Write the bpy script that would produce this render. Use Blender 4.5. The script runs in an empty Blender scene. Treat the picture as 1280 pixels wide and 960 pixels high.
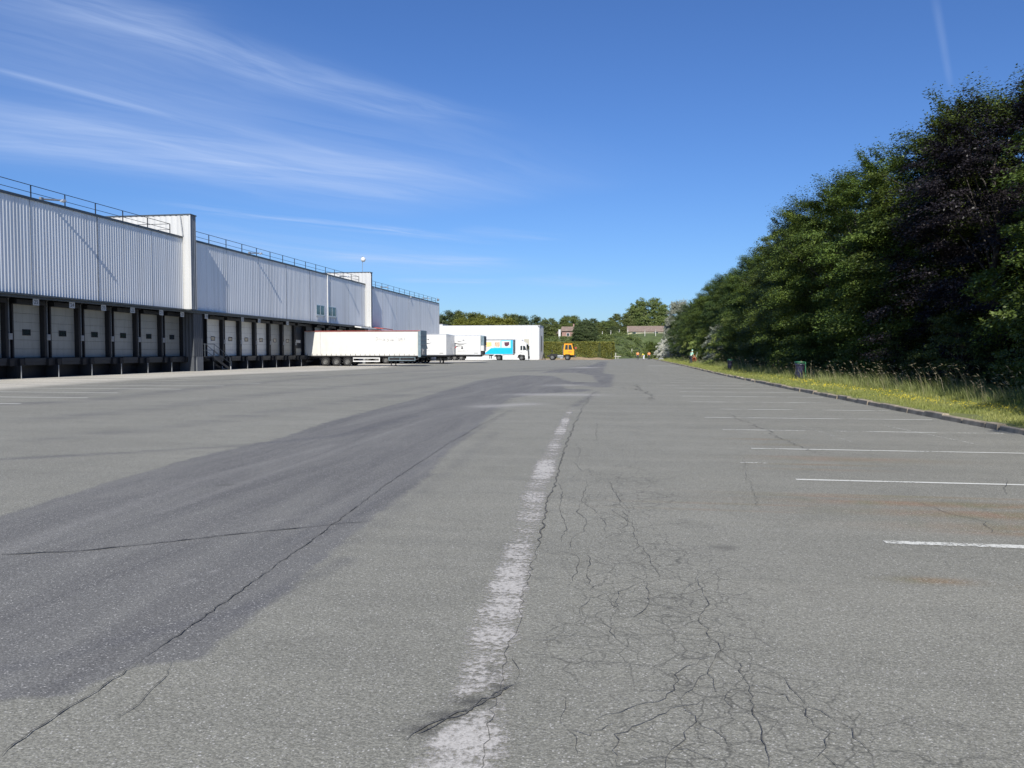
import bpy, math, random
import numpy as np
from mathutils import Vector, Matrix
random.seed(7)
SC = bpy.context.scene
COL = SC.collection
F = 961.0; CX, CY = 640.0, 480.0
YAW = math.atan(148/961); PITCH = math.atan(40/961); CAMH = 1.6
SUN_EL = math.radians(38.6); SUN_AZ = (0.118, -0.993)

# ------------------------------------------------------------------ survey helpers
def ray(px, py):
    l = (px-CX)/F; u = (CY-py)/F
    c, s = math.cos(PITCH), math.sin(PITCH)
    fwd = c + u*s; up = u*c - s
    cy, sy = math.cos(YAW), math.sin(YAW)
    return Vector((-fwd*sy + l*cy, fwd*cy + l*sy, up))
def G(px, py, z=0.0):
    r = ray(px, py); t = (z-CAMH)/r.z
    return (r.x*t, r.y*t)

# ------------------------------------------------------------------ object helpers
def tag(o, label=None, cat=None, group=None, kind=None):
    if label: o['label'] = label
    if cat: o['category'] = cat
    if group: o['group'] = group
    if kind: o['kind'] = kind
    return o
def empty(name, loc=(0,0,0), rz=0, label=None, cat=None, group=None):
    o = bpy.data.objects.new(name, None); COL.objects.link(o)
    o.location = loc; o.rotation_euler = (0,0,rz); o.empty_display_size = .2
    return tag(o, label, cat, group)
def np_mesh(name, V, Fc, nper, smooth=False):
    """fast mesh: V (n,3), Fc (m*nper,) flat indices"""
    me = bpy.data.meshes.new(name)
    V = np.asarray(V, dtype=np.float32); Fc = np.asarray(Fc, dtype=np.int32).ravel()
    m = len(Fc)//nper
    me.vertices.add(len(V)); me.vertices.foreach_set('co', V.ravel())
    me.loops.add(len(Fc)); me.loops.foreach_set('vertex_index', Fc)
    me.polygons.add(m); me.polygons.foreach_set('loop_start', np.arange(0, m*nper, nper, dtype=np.int32))
    try: me.polygons.foreach_set('loop_total', np.full(m, nper, dtype=np.int32))
    except Exception: pass
    if smooth: me.polygons.foreach_set('use_smooth', np.ones(m, dtype=bool))
    me.update(calc_edges=True); me.validate()
    return me
def link(name, me, mat=None, parent=None, loc=(0,0,0), rz=0):
    o = bpy.data.objects.new(name, me); COL.objects.link(o)
    if mat is not None and len(me.materials) == 0: me.materials.append(mat)
    if parent is not None: o.parent = parent
    o.location = loc; o.rotation_euler = (0,0,rz)
    return o
class MB:
    def __init__(s): s.v = []; s.f = []; s.m = []; s.cur = 0
    def add(s, vs, fs):
        b = len(s.v); s.v += [tuple(p) for p in vs]
        for f in fs: s.f.append([b+i for i in f]); s.m.append(s.cur)
        return s
    def box(s, x0, x1, y0, y1, z0, z1):
        if x0 > x1: x0, x1 = x1, x0
        if y0 > y1: y0, y1 = y1, y0
        if z0 > z1: z0, z1 = z1, z0
        return s.add([(x0,y0,z0),(x1,y0,z0),(x1,y1,z0),(x0,y1,z0),(x0,y0,z1),(x1,y0,z1),(x1,y1,z1),(x0,y1,z1)],
              [(0,3,2,1),(4,5,6,7),(0,1,5,4),(1,2,6,5),(2,3,7,6),(3,0,4,7)])
    def prism(s, pts, axis, a0, a1):
        """outline pts (2D) extruded along axis ('x': pts=(y,z); 'y': pts=(x,z); 'z': pts=(x,y))"""
        def P(p, a):
            return {'x':(a,p[0],p[1]), 'y':(p[0],a,p[1]), 'z':(p[0],p[1],a)}[axis]
        n = len(pts)
        ar = sum(pts[i][0]*pts[(i+1)%n][1]-pts[(i+1)%n][0]*pts[i][1] for i in range(n))
        flip = (ar < 0) ^ (axis == 'y') ^ (a1 < a0)
        vs = [P(p,a0) for p in pts] + [P(p,a1) for p in pts]
        fs = [tuple(range(n))[::-1], tuple(range(n,2*n))] + [(i,(i+1)%n,n+(i+1)%n,n+i) for i in range(n)]
        if flip: fs = [f[::-1] for f in fs]
        return s.add(vs, fs)
    def cyl(s, p0, p1, r0, r1=None, n=12, caps=True):
        if r1 is None: r1 = r0
        p0 = Vector(p0); p1 = Vector(p1); d = (p1-p0)
        if d.length < 1e-6: return s
        d.normalize(); a = Vector((0,0,1)) if abs(d.z) < .9 else Vector((1,0,0))
        u = d.cross(a).normalized(); w = d.cross(u)
        vs = []
        for p, r in ((p0,r0),(p1,r1)):
            for i in range(n):
                t = 2*math.pi*i/n; vs.append(p + (u*math.cos(t)+w*math.sin(t))*r)
        fs = [(i, n+i, n+(i+1)%n, (i+1)%n) for i in range(n)]
        if caps: fs += [tuple(range(n)), tuple(range(n,2*n))[::-1]]
        return s.add(vs, fs)
    def tube(s, pts, r, n=8):
        for a, b in zip(pts[:-1], pts[1:]): s.cyl(a, b, r, n=n)
        return s
    def ball(s, c, r, n=10, sz=1.0):
        vs = []; m = n//2+1
        for j in range(m+1):
            ph = math.pi*j/m
            for i in range(n):
                t = 2*math.pi*i/n
                vs.append((c[0]+r*math.sin(ph)*math.cos(t), c[1]+r*math.sin(ph)*math.sin(t), c[2]+r*sz*math.cos(ph)))
        fs = [(j*n+i, (j+1)*n+i, (j+1)*n+(i+1)%n, j*n+(i+1)%n) for j in range(m) for i in range(n)]
        return s.add(vs, fs)
    def build(s, name, mat, parent=None, loc=(0,0,0), rz=0, smooth=False, bevel=0):
        me = bpy.data.meshes.new(name); me.from_pydata(s.v, [], s.f)
        mats = mat if isinstance(mat, (list,tuple)) else [mat]
        for m in mats: me.materials.append(m)
        if len(mats) > 1: me.polygons.foreach_set('material_index', s.m)
        if smooth: me.polygons.foreach_set('use_smooth', [True]*len(s.f))
        me.update()
        o = link(name, me, None, parent, loc, rz)
        if bevel:
            b = o.modifiers.new('bevel', 'BEVEL'); b.width = bevel; b.segments = 2; b.limit_method = 'ANGLE'
        return o
def copy_tree(o, parent=None, label=None):
    c = o.copy(); COL.objects.link(c); c.parent = parent
    if label: c['label'] = label
    for ch in list(o.children): copy_tree(ch, c)
    return c
def text_mesh(name, body, size, mat, parent, loc, rot, extr=0.002):
    cu = bpy.data.curves.new(name, 'FONT'); cu.body = body; cu.size = size; cu.extrude = extr
    cu.align_x = 'CENTER'; cu.align_y = 'CENTER'
    t = bpy.data.objects.new(name+'_tmp', cu); COL.objects.link(t)
    dg = bpy.context.evaluated_depsgraph_get(); dg.update()
    me = bpy.data.meshes.new_from_object(t.evaluated_get(dg))
    bpy.data.objects.remove(t); bpy.data.curves.remove(cu)
    me.materials.clear(); me.materials.append(mat)
    o = link(name, me, None, parent, loc); o.rotation_euler = rot
    return o

# ------------------------------------------------------------------ material helpers
class NT:
    def __init__(s, nt): s.nt = nt; s.N = nt.nodes; s.L = nt.links
    def n(s, t, **kw):
        nd = s.N.new(t)
        for k, v in kw.items():
            if k == 'inp':
                for kk, vv in v.items(): s.set(nd.inputs[kk], vv)
            else: setattr(nd, k, v)
        return nd
    def set(s, sock, v):
        if isinstance(v, bpy.types.NodeSocket): s.L.new(v, sock)
        elif hasattr(sock.default_value, '__len__') and not hasattr(v, '__len__'): sock.default_value = [v]*len(sock.default_value)
        else:
            if hasattr(v, '__len__') and len(v) == 3 and len(sock.default_value) == 4: v = (*v, 1)
            sock.default_value = v
    def math(s, op, a, b=0.0, c=None, clamp=False):
        nd = s.n('ShaderNodeMath', operation=op); nd.use_clamp = clamp
        s.set(nd.inputs[0], a); s.set(nd.inputs[1], b)
        if c is not None: s.set(nd.inputs[2], c)
        return nd.outputs[0]
    def mix(s, f, a, b, bt='MIX'):
        nd = s.n('ShaderNodeMix', data_type='RGBA', blend_type=bt)
        s.set(nd.inputs[0], f); s.set(nd.inputs[6], a); s.set(nd.inputs[7], b)
        return nd.outputs[2]
    def noise(s, vec, scale, detail=4, rough=.55, dist=0):
        nd = s.n('ShaderNodeTexNoise'); s.set(nd.inputs['Vector'], vec)
        nd.inputs['Scale'].default_value = scale; nd.inputs['Detail'].default_value = detail
        nd.inputs['Roughness'].default_value = rough; nd.inputs['Distortion'].default_value = dist
        return nd.outputs[0]
    def voro(s, vec, scale, feature='F1', out=0, rnd=1):
        nd = s.n('ShaderNodeTexVoronoi', feature=feature); s.set(nd.inputs['Vector'], vec)
        nd.inputs['Scale'].default_value = scale; nd.inputs['Randomness'].default_value = rnd
        return nd.outputs[out]
    def map(s, vec, scale=(1,1,1), rot=(0,0,0), loc=(0,0,0)):
        nd = s.n('ShaderNodeMapping'); s.set(nd.inputs['Vector'], vec)
        nd.inputs['Scale'].default_value = scale; nd.inputs['Rotation'].default_value = rot
        nd.inputs['Location'].default_value = loc
        return nd.outputs[0]
    def rng(s, v, a, b, c=0.0, d=1.0, smooth=False):
        nd = s.n('ShaderNodeMapRange'); nd.interpolation_type = 'SMOOTHSTEP' if smooth else 'LINEAR'
        nd.clamp = True
        for i, x in enumerate((v,a,b,c,d)): s.set(nd.inputs[i], x)
        return nd.outputs[0]
    def attr(s, name):
        return s.n('ShaderNodeAttribute', attribute_name=name).outputs['Fac']
MATS = {}
def newmat(name):
    m = bpy.data.materials.new(name); m.use_nodes = True
    m.node_tree.nodes.clear(); MATS[name] = m
    t = NT(m.node_tree); out = t.n('ShaderNodeOutputMaterial')
    return m, t, out
def M(name, col, rough=.6, metal=0.0, var=.12, vscale=3.0, dirt=0.0, dirtcol=(.09,.085,.07), bump=0.0, bscale=40, spec=.5, coat=0.0, stretch=(1,1,1), rust=0.0):
    m, t, out = newmat(name)
    pos = t.n('ShaderNodeTexCoord').outputs['Object']
    p = t.map(pos, scale=stretch)
    n1 = t.noise(p, vscale, 5, .6)
    c = t.mix(1.0, col, (1,1,1), 'MULTIPLY')
    f = t.rng(n1, .3, .7, 1-var, 1+var)
    comb = t.n('ShaderNodeCombineColor'); 
    for i in range(3): t.set(comb.inputs[i], f)
    c = t.mix(1.0, col, comb.outputs[0], 'MULTIPLY')
    if dirt:
        n2 = t.noise(t.map(pos, scale=(1.7*stretch[0],1.7*stretch[1],.35*stretch[2])), vscale*1.6, 6, .65)
        c = t.mix(t.math('MULTIPLY', t.rng(n2, .48, .75), dirt), c, dirtcol)
    if rust:
        n3 = t.noise(t.map(pos, scale=(1,1,.3)), 5.0, 7, .7)
        c = t.mix(t.math('MULTIPLY', t.rng(n3, .58, .68), rust), c, (.18,.07,.03))
    b = t.n('ShaderNodeBsdfPrincipled')
    t.set(b.inputs['Base Color'], c); b.inputs['Metallic'].default_value = metal
    t.set(b.inputs['Roughness'], t.rng(n1, .2, .8, max(0,rough-.1), min(1,rough+.12)))
    b.inputs['Specular IOR Level'].default_value = spec
    if coat: b.inputs['Coat Weight'].default_value = coat
    if bump:
        bp = t.n('ShaderNodeBump'); bp.inputs['Strength'].default_value = bump; bp.inputs['Distance'].default_value = .02
        t.set(bp.inputs['Height'], t.noise(pos, bscale, 4)); t.L.new(bp.outputs[0], b.inputs['Normal'])
    t.L.new(b.outputs[0], out.inputs[0])
    return m
def leafmat(name, col, col2, rough=.5, trans=.2, clump=.8, spec=.35):
    m, t, out = newmat(name)
    tc = t.n('ShaderNodeTexCoord').outputs['Object']
    g = t.n('ShaderNodeNewGeometry')
    n1 = t.noise(tc, clump, 3, .6)
    rnd = t.n('ShaderNodeObjectInfo').outputs['Random']
    f = t.math('ADD', t.rng(n1, .35, .65, 0, .65), t.math('MULTIPLY', g.outputs['Random Per Island'], .35), clamp=True)
    c = t.mix(f, col, col2)
    hs = t.n('ShaderNodeHueSaturation'); t.set(hs.inputs['Color'], c)
    t.set(hs.inputs['Hue'], t.rng(rnd, 0, 1, .488, .51)); t.set(hs.inputs['Value'], t.rng(rnd, 0, 1, .82, 1.15))
    b = t.n('ShaderNodeBsdfPrincipled'); t.set(b.inputs['Base Color'], hs.outputs[0])
    b.inputs['Roughness'].default_value = rough; b.inputs['Specular IOR Level'].default_value = spec
    tr = t.n('ShaderNodeBsdfTranslucent'); t.set(tr.inputs[0], t.mix(.5, hs.outputs[0], (.16,.2,.03), 'MIX') if trans > .15 else hs.outputs[0])
    mx = t.n('ShaderNodeMixShader'); mx.inputs[0].default_value = trans
    t.L.new(b.outputs[0], mx.inputs[1]); t.L.new(tr.outputs[0], mx.inputs[2]); t.L.new(mx.outputs[0], out.inputs[0])
    return m
def glassmat(name, col=(.02,.03,.035)):
    m, t, out = newmat(name)
    b = t.n('ShaderNodeBsdfPrincipled'); b.inputs['Base Color'].default_value = (*col,1)
    b.inputs['Roughness'].default_value = .08; b.inputs['Specular IOR Level'].default_value = .8
    pos = t.n('ShaderNodeTexCoord').outputs['Object']
    bp = t.n('ShaderNodeBump'); bp.inputs['Strength'].default_value = .05
    t.set(bp.inputs['Height'], t.noise(pos, 3, 2)); t.L.new(bp.outputs[0], b.inputs['Normal'])
    t.L.new(b.outputs[0], out.inputs[0]); return m

clad    = M('silver_cladding', (.76,.775,.78), .45, 0, .06, .6, dirt=.6, dirtcol=(.46,.46,.45), stretch=(1,1,.15))
clad_w  = M('bright_cladding', (.50,.50,.485), .4, 0, .05, .6, dirt=.2, dirtcol=(.35,.35,.34), stretch=(1,1,.25))
clad_dk = M('dark_cladding', (.22,.23,.24), .5, .1, .15, 1.0, dirt=.3)
clad_far= M('white_cladding', (.63,.64,.64), .45, .0, .04, .5, dirt=.15, dirtcol=(.5,.5,.48), stretch=(1,1,.2))
roofm   = M('roof_membrane', (.22,.22,.22), .8, 0, .2, .5)
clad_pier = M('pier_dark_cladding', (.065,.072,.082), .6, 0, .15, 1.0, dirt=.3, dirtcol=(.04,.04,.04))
trim_dk = M('dark_trim', (.075,.09,.105), .45, .3, .2, 2.0, dirt=.3)
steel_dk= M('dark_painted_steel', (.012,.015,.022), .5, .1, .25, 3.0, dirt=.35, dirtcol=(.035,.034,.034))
galv    = M('galvanised_steel', (.30,.31,.32), .45, .7, .2, 8.0)
dark_conc    = M('near_black_concrete', (.010,.012,.016), .85, 0, .35, 1.5, dirt=.5, dirtcol=(.024,.024,.025), bump=.3)  # even near-black tone for the dock platform and pit fins
conc_p  = M('pale_concrete', (.26,.27,.27), .85, 0, .2, 2.0, dirt=.4, bump=.3)
rubber  = M('black_rubber', (.009,.009,.011), .75, 0, .3, 4.0, dirt=.4, dirtcol=(.03,.03,.03))
doorm   = M('pale_dock_door', (.28,.285,.262), .45, 0, .06, 1.5, dirt=.35, dirtcol=(.10,.10,.085), stretch=(1,1,.5))
doorm_b = M('cream_dock_door', (.68,.665,.60), .45, 0, .06, 1.5, dirt=.3, dirtcol=(.4,.38,.32))
boxm    = M('control_box_grey', (.22,.23,.24), .5, 0, .15, 5)
signw   = M('sign_white', (.40,.41,.41), .5, 0, .08, 4, dirt=.3, dirtcol=(.35,.34,.32))
signb   = M('sign_black', (.02,.02,.02), .5)
glass   = glassmat('window_glass')
glass_t = glassmat('teal_window_glass', (.05,.10,.11))
white_p = M('white_vehicle_paint', (.64,.64,.62), .3, 0, .04, 1.5, dirt=.18, dirtcol=(.5,.48,.42), coat=.3)
tarp    = M('cream_tarpaulin', (.61,.60,.555), .5, 0, .05, 1.2, dirt=.25, dirtcol=(.47,.44,.36), bump=.25, bscale=2.5)
chassis = M('chassis_black', (.02,.021,.024), .5, .2, .3, 4, dirt=.4, dirtcol=(.09,.08,.07))
tyre    = M('tyre_rubber', (.016,.016,.017), .85, 0, .3, 6, dirt=.5, dirtcol=(.045,.042,.038))
rimm    = M('wheel_rim', (.22,.22,.21), .4, .5, .2, 8, dirt=.4)
alu     = M('aluminium', (.62,.63,.63), .35, .7, .1, 5)
bulk    = M('blue_grey_bulkhead', (.20,.27,.30), .45, .3, .25, 3, dirt=.4)
redp    = M('red_paint', (.36,.07,.055), .45, 0, .15, 3, dirt=.2)
orangep = M('orange_paint', (.80,.28,.01), .4, 0, .08, 3, dirt=.15)
yellowp = M('yellow_orange_paint', (.84,.36,.012), .4, 0, .08, 2, dirt=.2, dirtcol=(.3,.18,.05))
bluep   = M('cyan_blue_graphic', (.0,.42,.78), .4, 0, .05, 2)
greyink = M('grey_ink', (.42,.42,.43), .5)
darkink = M('dark_ink', (.03,.03,.035), .5)
redink  = M('red_ink', (.72,.10,.10), .5)
tanink  = M('tan_picture', (.80,.55,.22), .5, 0, .3, 6)
mixink  = M('food_picture', (.62,.40,.28), .5, 0, .6, 5)
berry   = M('berry_picture', (.10,.03,.05), .5, 0, .6, 8)
lightblue=M('light_blue_graphic', (.25,.65,.85), .4)
binm    = M('green_bin_metal', (.03,.15,.075), .5, .1, .2, 6, dirt=.2)
bagm    = M('dark_bin_bag', (.025,.025,.05), .28, 0, .4, 8, bump=.8, bscale=14)
brickm  = M('red_brick', (.31,.19,.16), .85, 0, .3, 2.5, dirt=.3)
tilem   = M('brown_roof_tiles', (.22,.165,.130), .85, 0, .3, 2.0, dirt=.4, dirtcol=(.14,.09,.07))
slatem  = M('slate_roof', (.10,.12,.16), .7, 0, .2, 2.0)
creamr  = M('cream_render', (.72,.64,.46), .8, 0, .1, 1.0, dirt=.2)
postm   = M('concrete_post', (.50,.49,.44), .85, 0, .2, 3)
skinm   = M('skin', (.50,.30,.21), .55)
hairm   = M('dark_hair', (.03,.02,.015), .7)
vest_o  = M('orange_hi_vis', (.95,.30,.08), .6, 0, .1, 9)
vest_y  = M('yellow_hi_vis', (.92,.85,.12), .6, 0, .1, 9)
cl_dark = M('dark_cloth', (.03,.035,.05), .85, 0, .2, 9)
cl_white= M('white_cloth', (.70,.74,.80), .8, 0, .1, 9)
cl_mint = M('mint_cloth', (.42,.72,.60), .8, 0, .1, 9)
cl_red  = M('orange_red_cloth', (.75,.17,.07), .8, 0, .1, 9)
bark    = M('bark', (.055,.048,.04), .9, 0, .35, 5, bump=.6, bscale=12, stretch=(1,1,.3))
leaf_g  = leafmat('beech_leaves', (.038,.068,.012), (.155,.205,.040))
leaf_d  = leafmat('dark_green_leaves', (.030,.054,.014), (.095,.135,.036), trans=.2)
leaf_p  = leafmat('copper_beech_leaves', (.009,.0075,.009), (.028,.022,.025), rough=.5, trans=.06, spec=.4)
leaf_l  = leafmat('light_green_leaves', (.12,.17,.035), (.25,.29,.08))
leaf_y  = leafmat('yellow_green_leaves', (.12,.13,.02), (.22,.22,.04))
leaf_s  = leafmat('silvery_leaves', (.16,.18,.12), (.38,.39,.31), trans=.15, clump=1.2)
leaf_w  = leafmat('white_blossom', (.45,.46,.38), (.75,.74,.66), trans=.15, clump=1.2)
leaf_h  = leafmat('hedge_leaves', (.15,.17,.03), (.28,.28,.06), clump=.5)
leaf_m  = leafmat('far_tree_leaves', (.085,.115,.030), (.19,.22,.07), trans=.25, clump=.5)
leaf_md = leafmat('far_dark_tree_leaves', (.055,.078,.030), (.12,.15,.06), trans=.25, clump=.5)
bankg   = M('bank_ground', (.07,.095,.028), .95, 0, .35, .6)
leaf_r  = leafmat('dull_red_leaves', (.07,.03,.025), (.12,.06,.04))
# ------------------------------------------------------------------ world, sun, camera
def build_world():
    w = bpy.data.worlds.new('World'); SC.world = w; w.use_nodes = True
    t = NT(w.node_tree); t.N.clear()
    out = t.n('ShaderNodeOutputWorld'); bg = t.n('ShaderNodeBackground')
    sky = t.n('ShaderNodeTexSky'); sky.sky_type = 'NISHITA'; sky.sun_disc = False
    sky.sun_elevation = SUN_EL; sky.sun_rotation = math.atan2(SUN_AZ[0], SUN_AZ[1])
    sky.altitude = 100; sky.air_density = 1.15; sky.dust_density = .25; sky.ozone_density = 3.0
    d = t.n('ShaderNodeTexCoord').outputs['Generated']
    sp = t.n('ShaderNodeSeparateXYZ'); t.set(sp.inputs[0], d)
    z = t.math('MAXIMUM', sp.outputs[2], .02)
    px_ = t.math('DIVIDE', sp.outputs[0], z); py_ = t.math('DIVIDE', sp.outputs[1], z)
    cb = t.n('ShaderNodeCombineXYZ'); t.set(cb.inputs[0], px_); t.set(cb.inputs[1], py_)
    P = cb.outputs[0]
    warp = t.n('ShaderNodeTexNoise'); warp.inputs['Scale'].default_value = .9; warp.inputs['Detail'].default_value = 3
    t.set(warp.inputs['Vector'], P)
    wv = t.n('ShaderNodeVectorMath', operation='SUBTRACT'); t.set(wv.inputs[0], warp.outputs['Color']); wv.inputs[1].default_value = (.5,.5,.5)
    ws = t.n('ShaderNodeVectorMath', operation='SCALE'); t.set(ws.inputs[0], wv.outputs[0]); ws.inputs['Scale'].default_value = .35
    PW = t.n('ShaderNodeVectorMath', operation='ADD'); t.set(PW.inputs[0], P); t.set(PW.inputs[1], ws.outputs[0]); PW = PW.outputs[0]
    def pl(x, y):
        r = ray(x, y); return r.x/r.z, r.y/r.z
    total = None
    # cirrus bands: (start px, end px, half width in plane units, strength, texture sharpness)
    bands = [((-120,-50),(640,172),.26,.42,.5), ((-60,72),(240,153),.05,.34,.2), ((120,10),(560,170),.14,.22,.6),
             ((-200,150),(580,235),.75,.58,.4), ((-300,60),(660,262),1.6,.42,.35), ((-200,-10),(420,150),.5,.22,.5), ((0,262),(640,345),1.6,.34,.4), ((150,250),(640,306),.30,.55,.6),
             ((380,318),(660,330),.60,.50,.5), ((470,350),(640,352),.7,.35,.5), ((560,284),(720,302),.35,.25,.6), ((640,344),(760,360),1.0,.30,.5),
             ((1164,-30),(1190,118),.018,.16,.1), ((-100,-40),(300,60),.35,.30,.5)]
    for k, (a, b, hw, st, tx) in enumerate(bands):
        ax, ay = pl(*a); bx, by = pl(*b)
        cx, cy = (ax+bx)/2, (ay+by)/2; L = math.hypot(bx-ax, by-ay)/2; ang = math.atan2(by-ay, bx-ax)
        src = PW if hw > .12 else P
        tr = t.n('ShaderNodeVectorMath', operation='SUBTRACT'); t.set(tr.inputs[0], src); tr.inputs[1].default_value = (cx,cy,0)
        m = t.map(tr.outputs[0], rot=(0,0,-ang))
        s2 = t.n('ShaderNodeSeparateXYZ'); t.set(s2.inputs[0], m)
        u = t.math('ABSOLUTE', t.math('DIVIDE', s2.outputs[0], L)); v = t.math('ABSOLUTE', t.math('DIVIDE', s2.outputs[1], hw))
        mk = t.math('MULTIPLY', t.rng(u, 1.0, .45, 0, 1, True), t.rng(v, 1.0, .0, 0, 1, True))
        n = t.noise(t.map(m, scale=(.55/max(hw,.12)**.5, 3.2/max(hw,.12)**.5, 1), loc=(k*7.3,k*3.1,0)), 1.0, 4, .66, .6)
        f = t.math('MULTIPLY', mk, t.rng(n, .37, .80, 1-tx-.35 if tx < .6 else 0.0, 1.0))
        f = t.math('MULTIPLY', f, st)
        total = f if total is None else t.math('ADD', total, f)
    total = t.math('MINIMUM', t.math('MAXIMUM', total, 0.0), .8)
    tint = t.mix(1.0, sky.outputs[0], (.42,.62,.98), 'MULTIPLY')
    c = t.mix(total, tint, (4.6,5.7,8.0))
    t.set(bg.inputs[0], c); bg.inputs[1].default_value = .078
    w.cycles.sampling_method = 'MANUAL'; w.cycles.sample_map_resolution = 256
    t.L.new(bg.outputs[0], out.inputs[0])
build_world()
sun = bpy.data.lights.new('sun', 'SUN'); sun.energy = 4.0; sun.angle = math.radians(.53); sun.color = (1,.955,.88)
so = bpy.data.objects.new('sun', sun); COL.objects.link(so)
sd = Vector((SUN_AZ[0]*math.cos(SUN_EL), SUN_AZ[1]*math.cos(SUN_EL), math.sin(SUN_EL)))
so.rotation_euler = sd.to_track_quat('Z','Y').to_euler(); so.location = (0,-20,60)
cam = bpy.data.cameras.new('camera'); cam.sensor_width = 36; cam.lens = F/1280*36; cam.clip_end = 6000; cam.clip_start = .05
co = bpy.data.objects.new('camera', cam); COL.objects.link(co); co.location = (0,0,CAMH)
co.rotation_euler = (math.pi/2-PITCH, 0, YAW); SC.camera = co
SC.view_settings.view_transform = 'Standard'; SC.view_settings.look = 'None'
SC.view_settings.exposure = 0.65; SC.view_settings.gamma = 1
SC.render.engine = 'CYCLES'; SC.cycles.samples = 160; SC.cycles.use_denoising = True
SC.cycles.max_bounces = 4; SC.cycles.diffuse_bounces = 2; SC.cycles.glossy_bounces = 2; SC.cycles.transmission_bounces = 3; SC.cycles.transparent_max_bounces = 8
SC.render.resolution_x = 1024; SC.render.resolution_y = 768

# ------------------------------------------------------------------ ground: asphalt with painted-in wear masks
def signed_poly(X, Y, poly):
    """signed distance, positive inside"""
    n = len(poly); d2 = np.full(X.shape, 1e9); ins = np.zeros(X.shape, bool)
    for i in range(n):
        x0,y0 = poly[i]; x1,y1 = poly[(i+1)%n]
        ex, ey = x1-x0, y1-y0; L = ex*ex+ey*ey+1e-12
        t = np.clip(((X-x0)*ex+(Y-y0)*ey)/L, 0, 1)
        d2 = np.minimum(d2, (X-x0-t*ex)**2+(Y-y0-t*ey)**2)
        c = ((y0 > Y) != (y1 > Y)) & (X < (ex)*(Y-y0)/(ey if abs(ey) > 1e-9 else 1e-9)+x0)
        ins ^= c
    d = np.sqrt(d2); return np.where(ins, d, -d)
def line_dist(X, Y, pts):
    d2 = np.full(X.shape, 1e9)
    for (x0,y0),(x1,y1) in zip(pts[:-1], pts[1:]):
        ex, ey = x1-x0, y1-y0; L = ex*ex+ey*ey+1e-12
        t = np.clip(((X-x0)*ex+(Y-y0)*ey)/L, 0, 1)
        d2 = np.minimum(d2, (X-x0-t*ex)**2+(Y-y0-t*ey)**2)
    return np.sqrt(d2)
KERB = [(8.6,-20),(7.95,6),(7.62,14),(7.47,16.6),(7.27,20.1),(7.08,24),(6.93,28),(6.62,36.7),(6.2,53.3),(6.03,69),(5.98,88),(5.8,98),(5.4,130),(5.1,150),(4.9,172),(4.9,195),(5.6,205)]
def kerb_x(y):
    return float(np.interp(y, [k[1] for k in KERB], [k[0] for k in KERB]))
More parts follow.
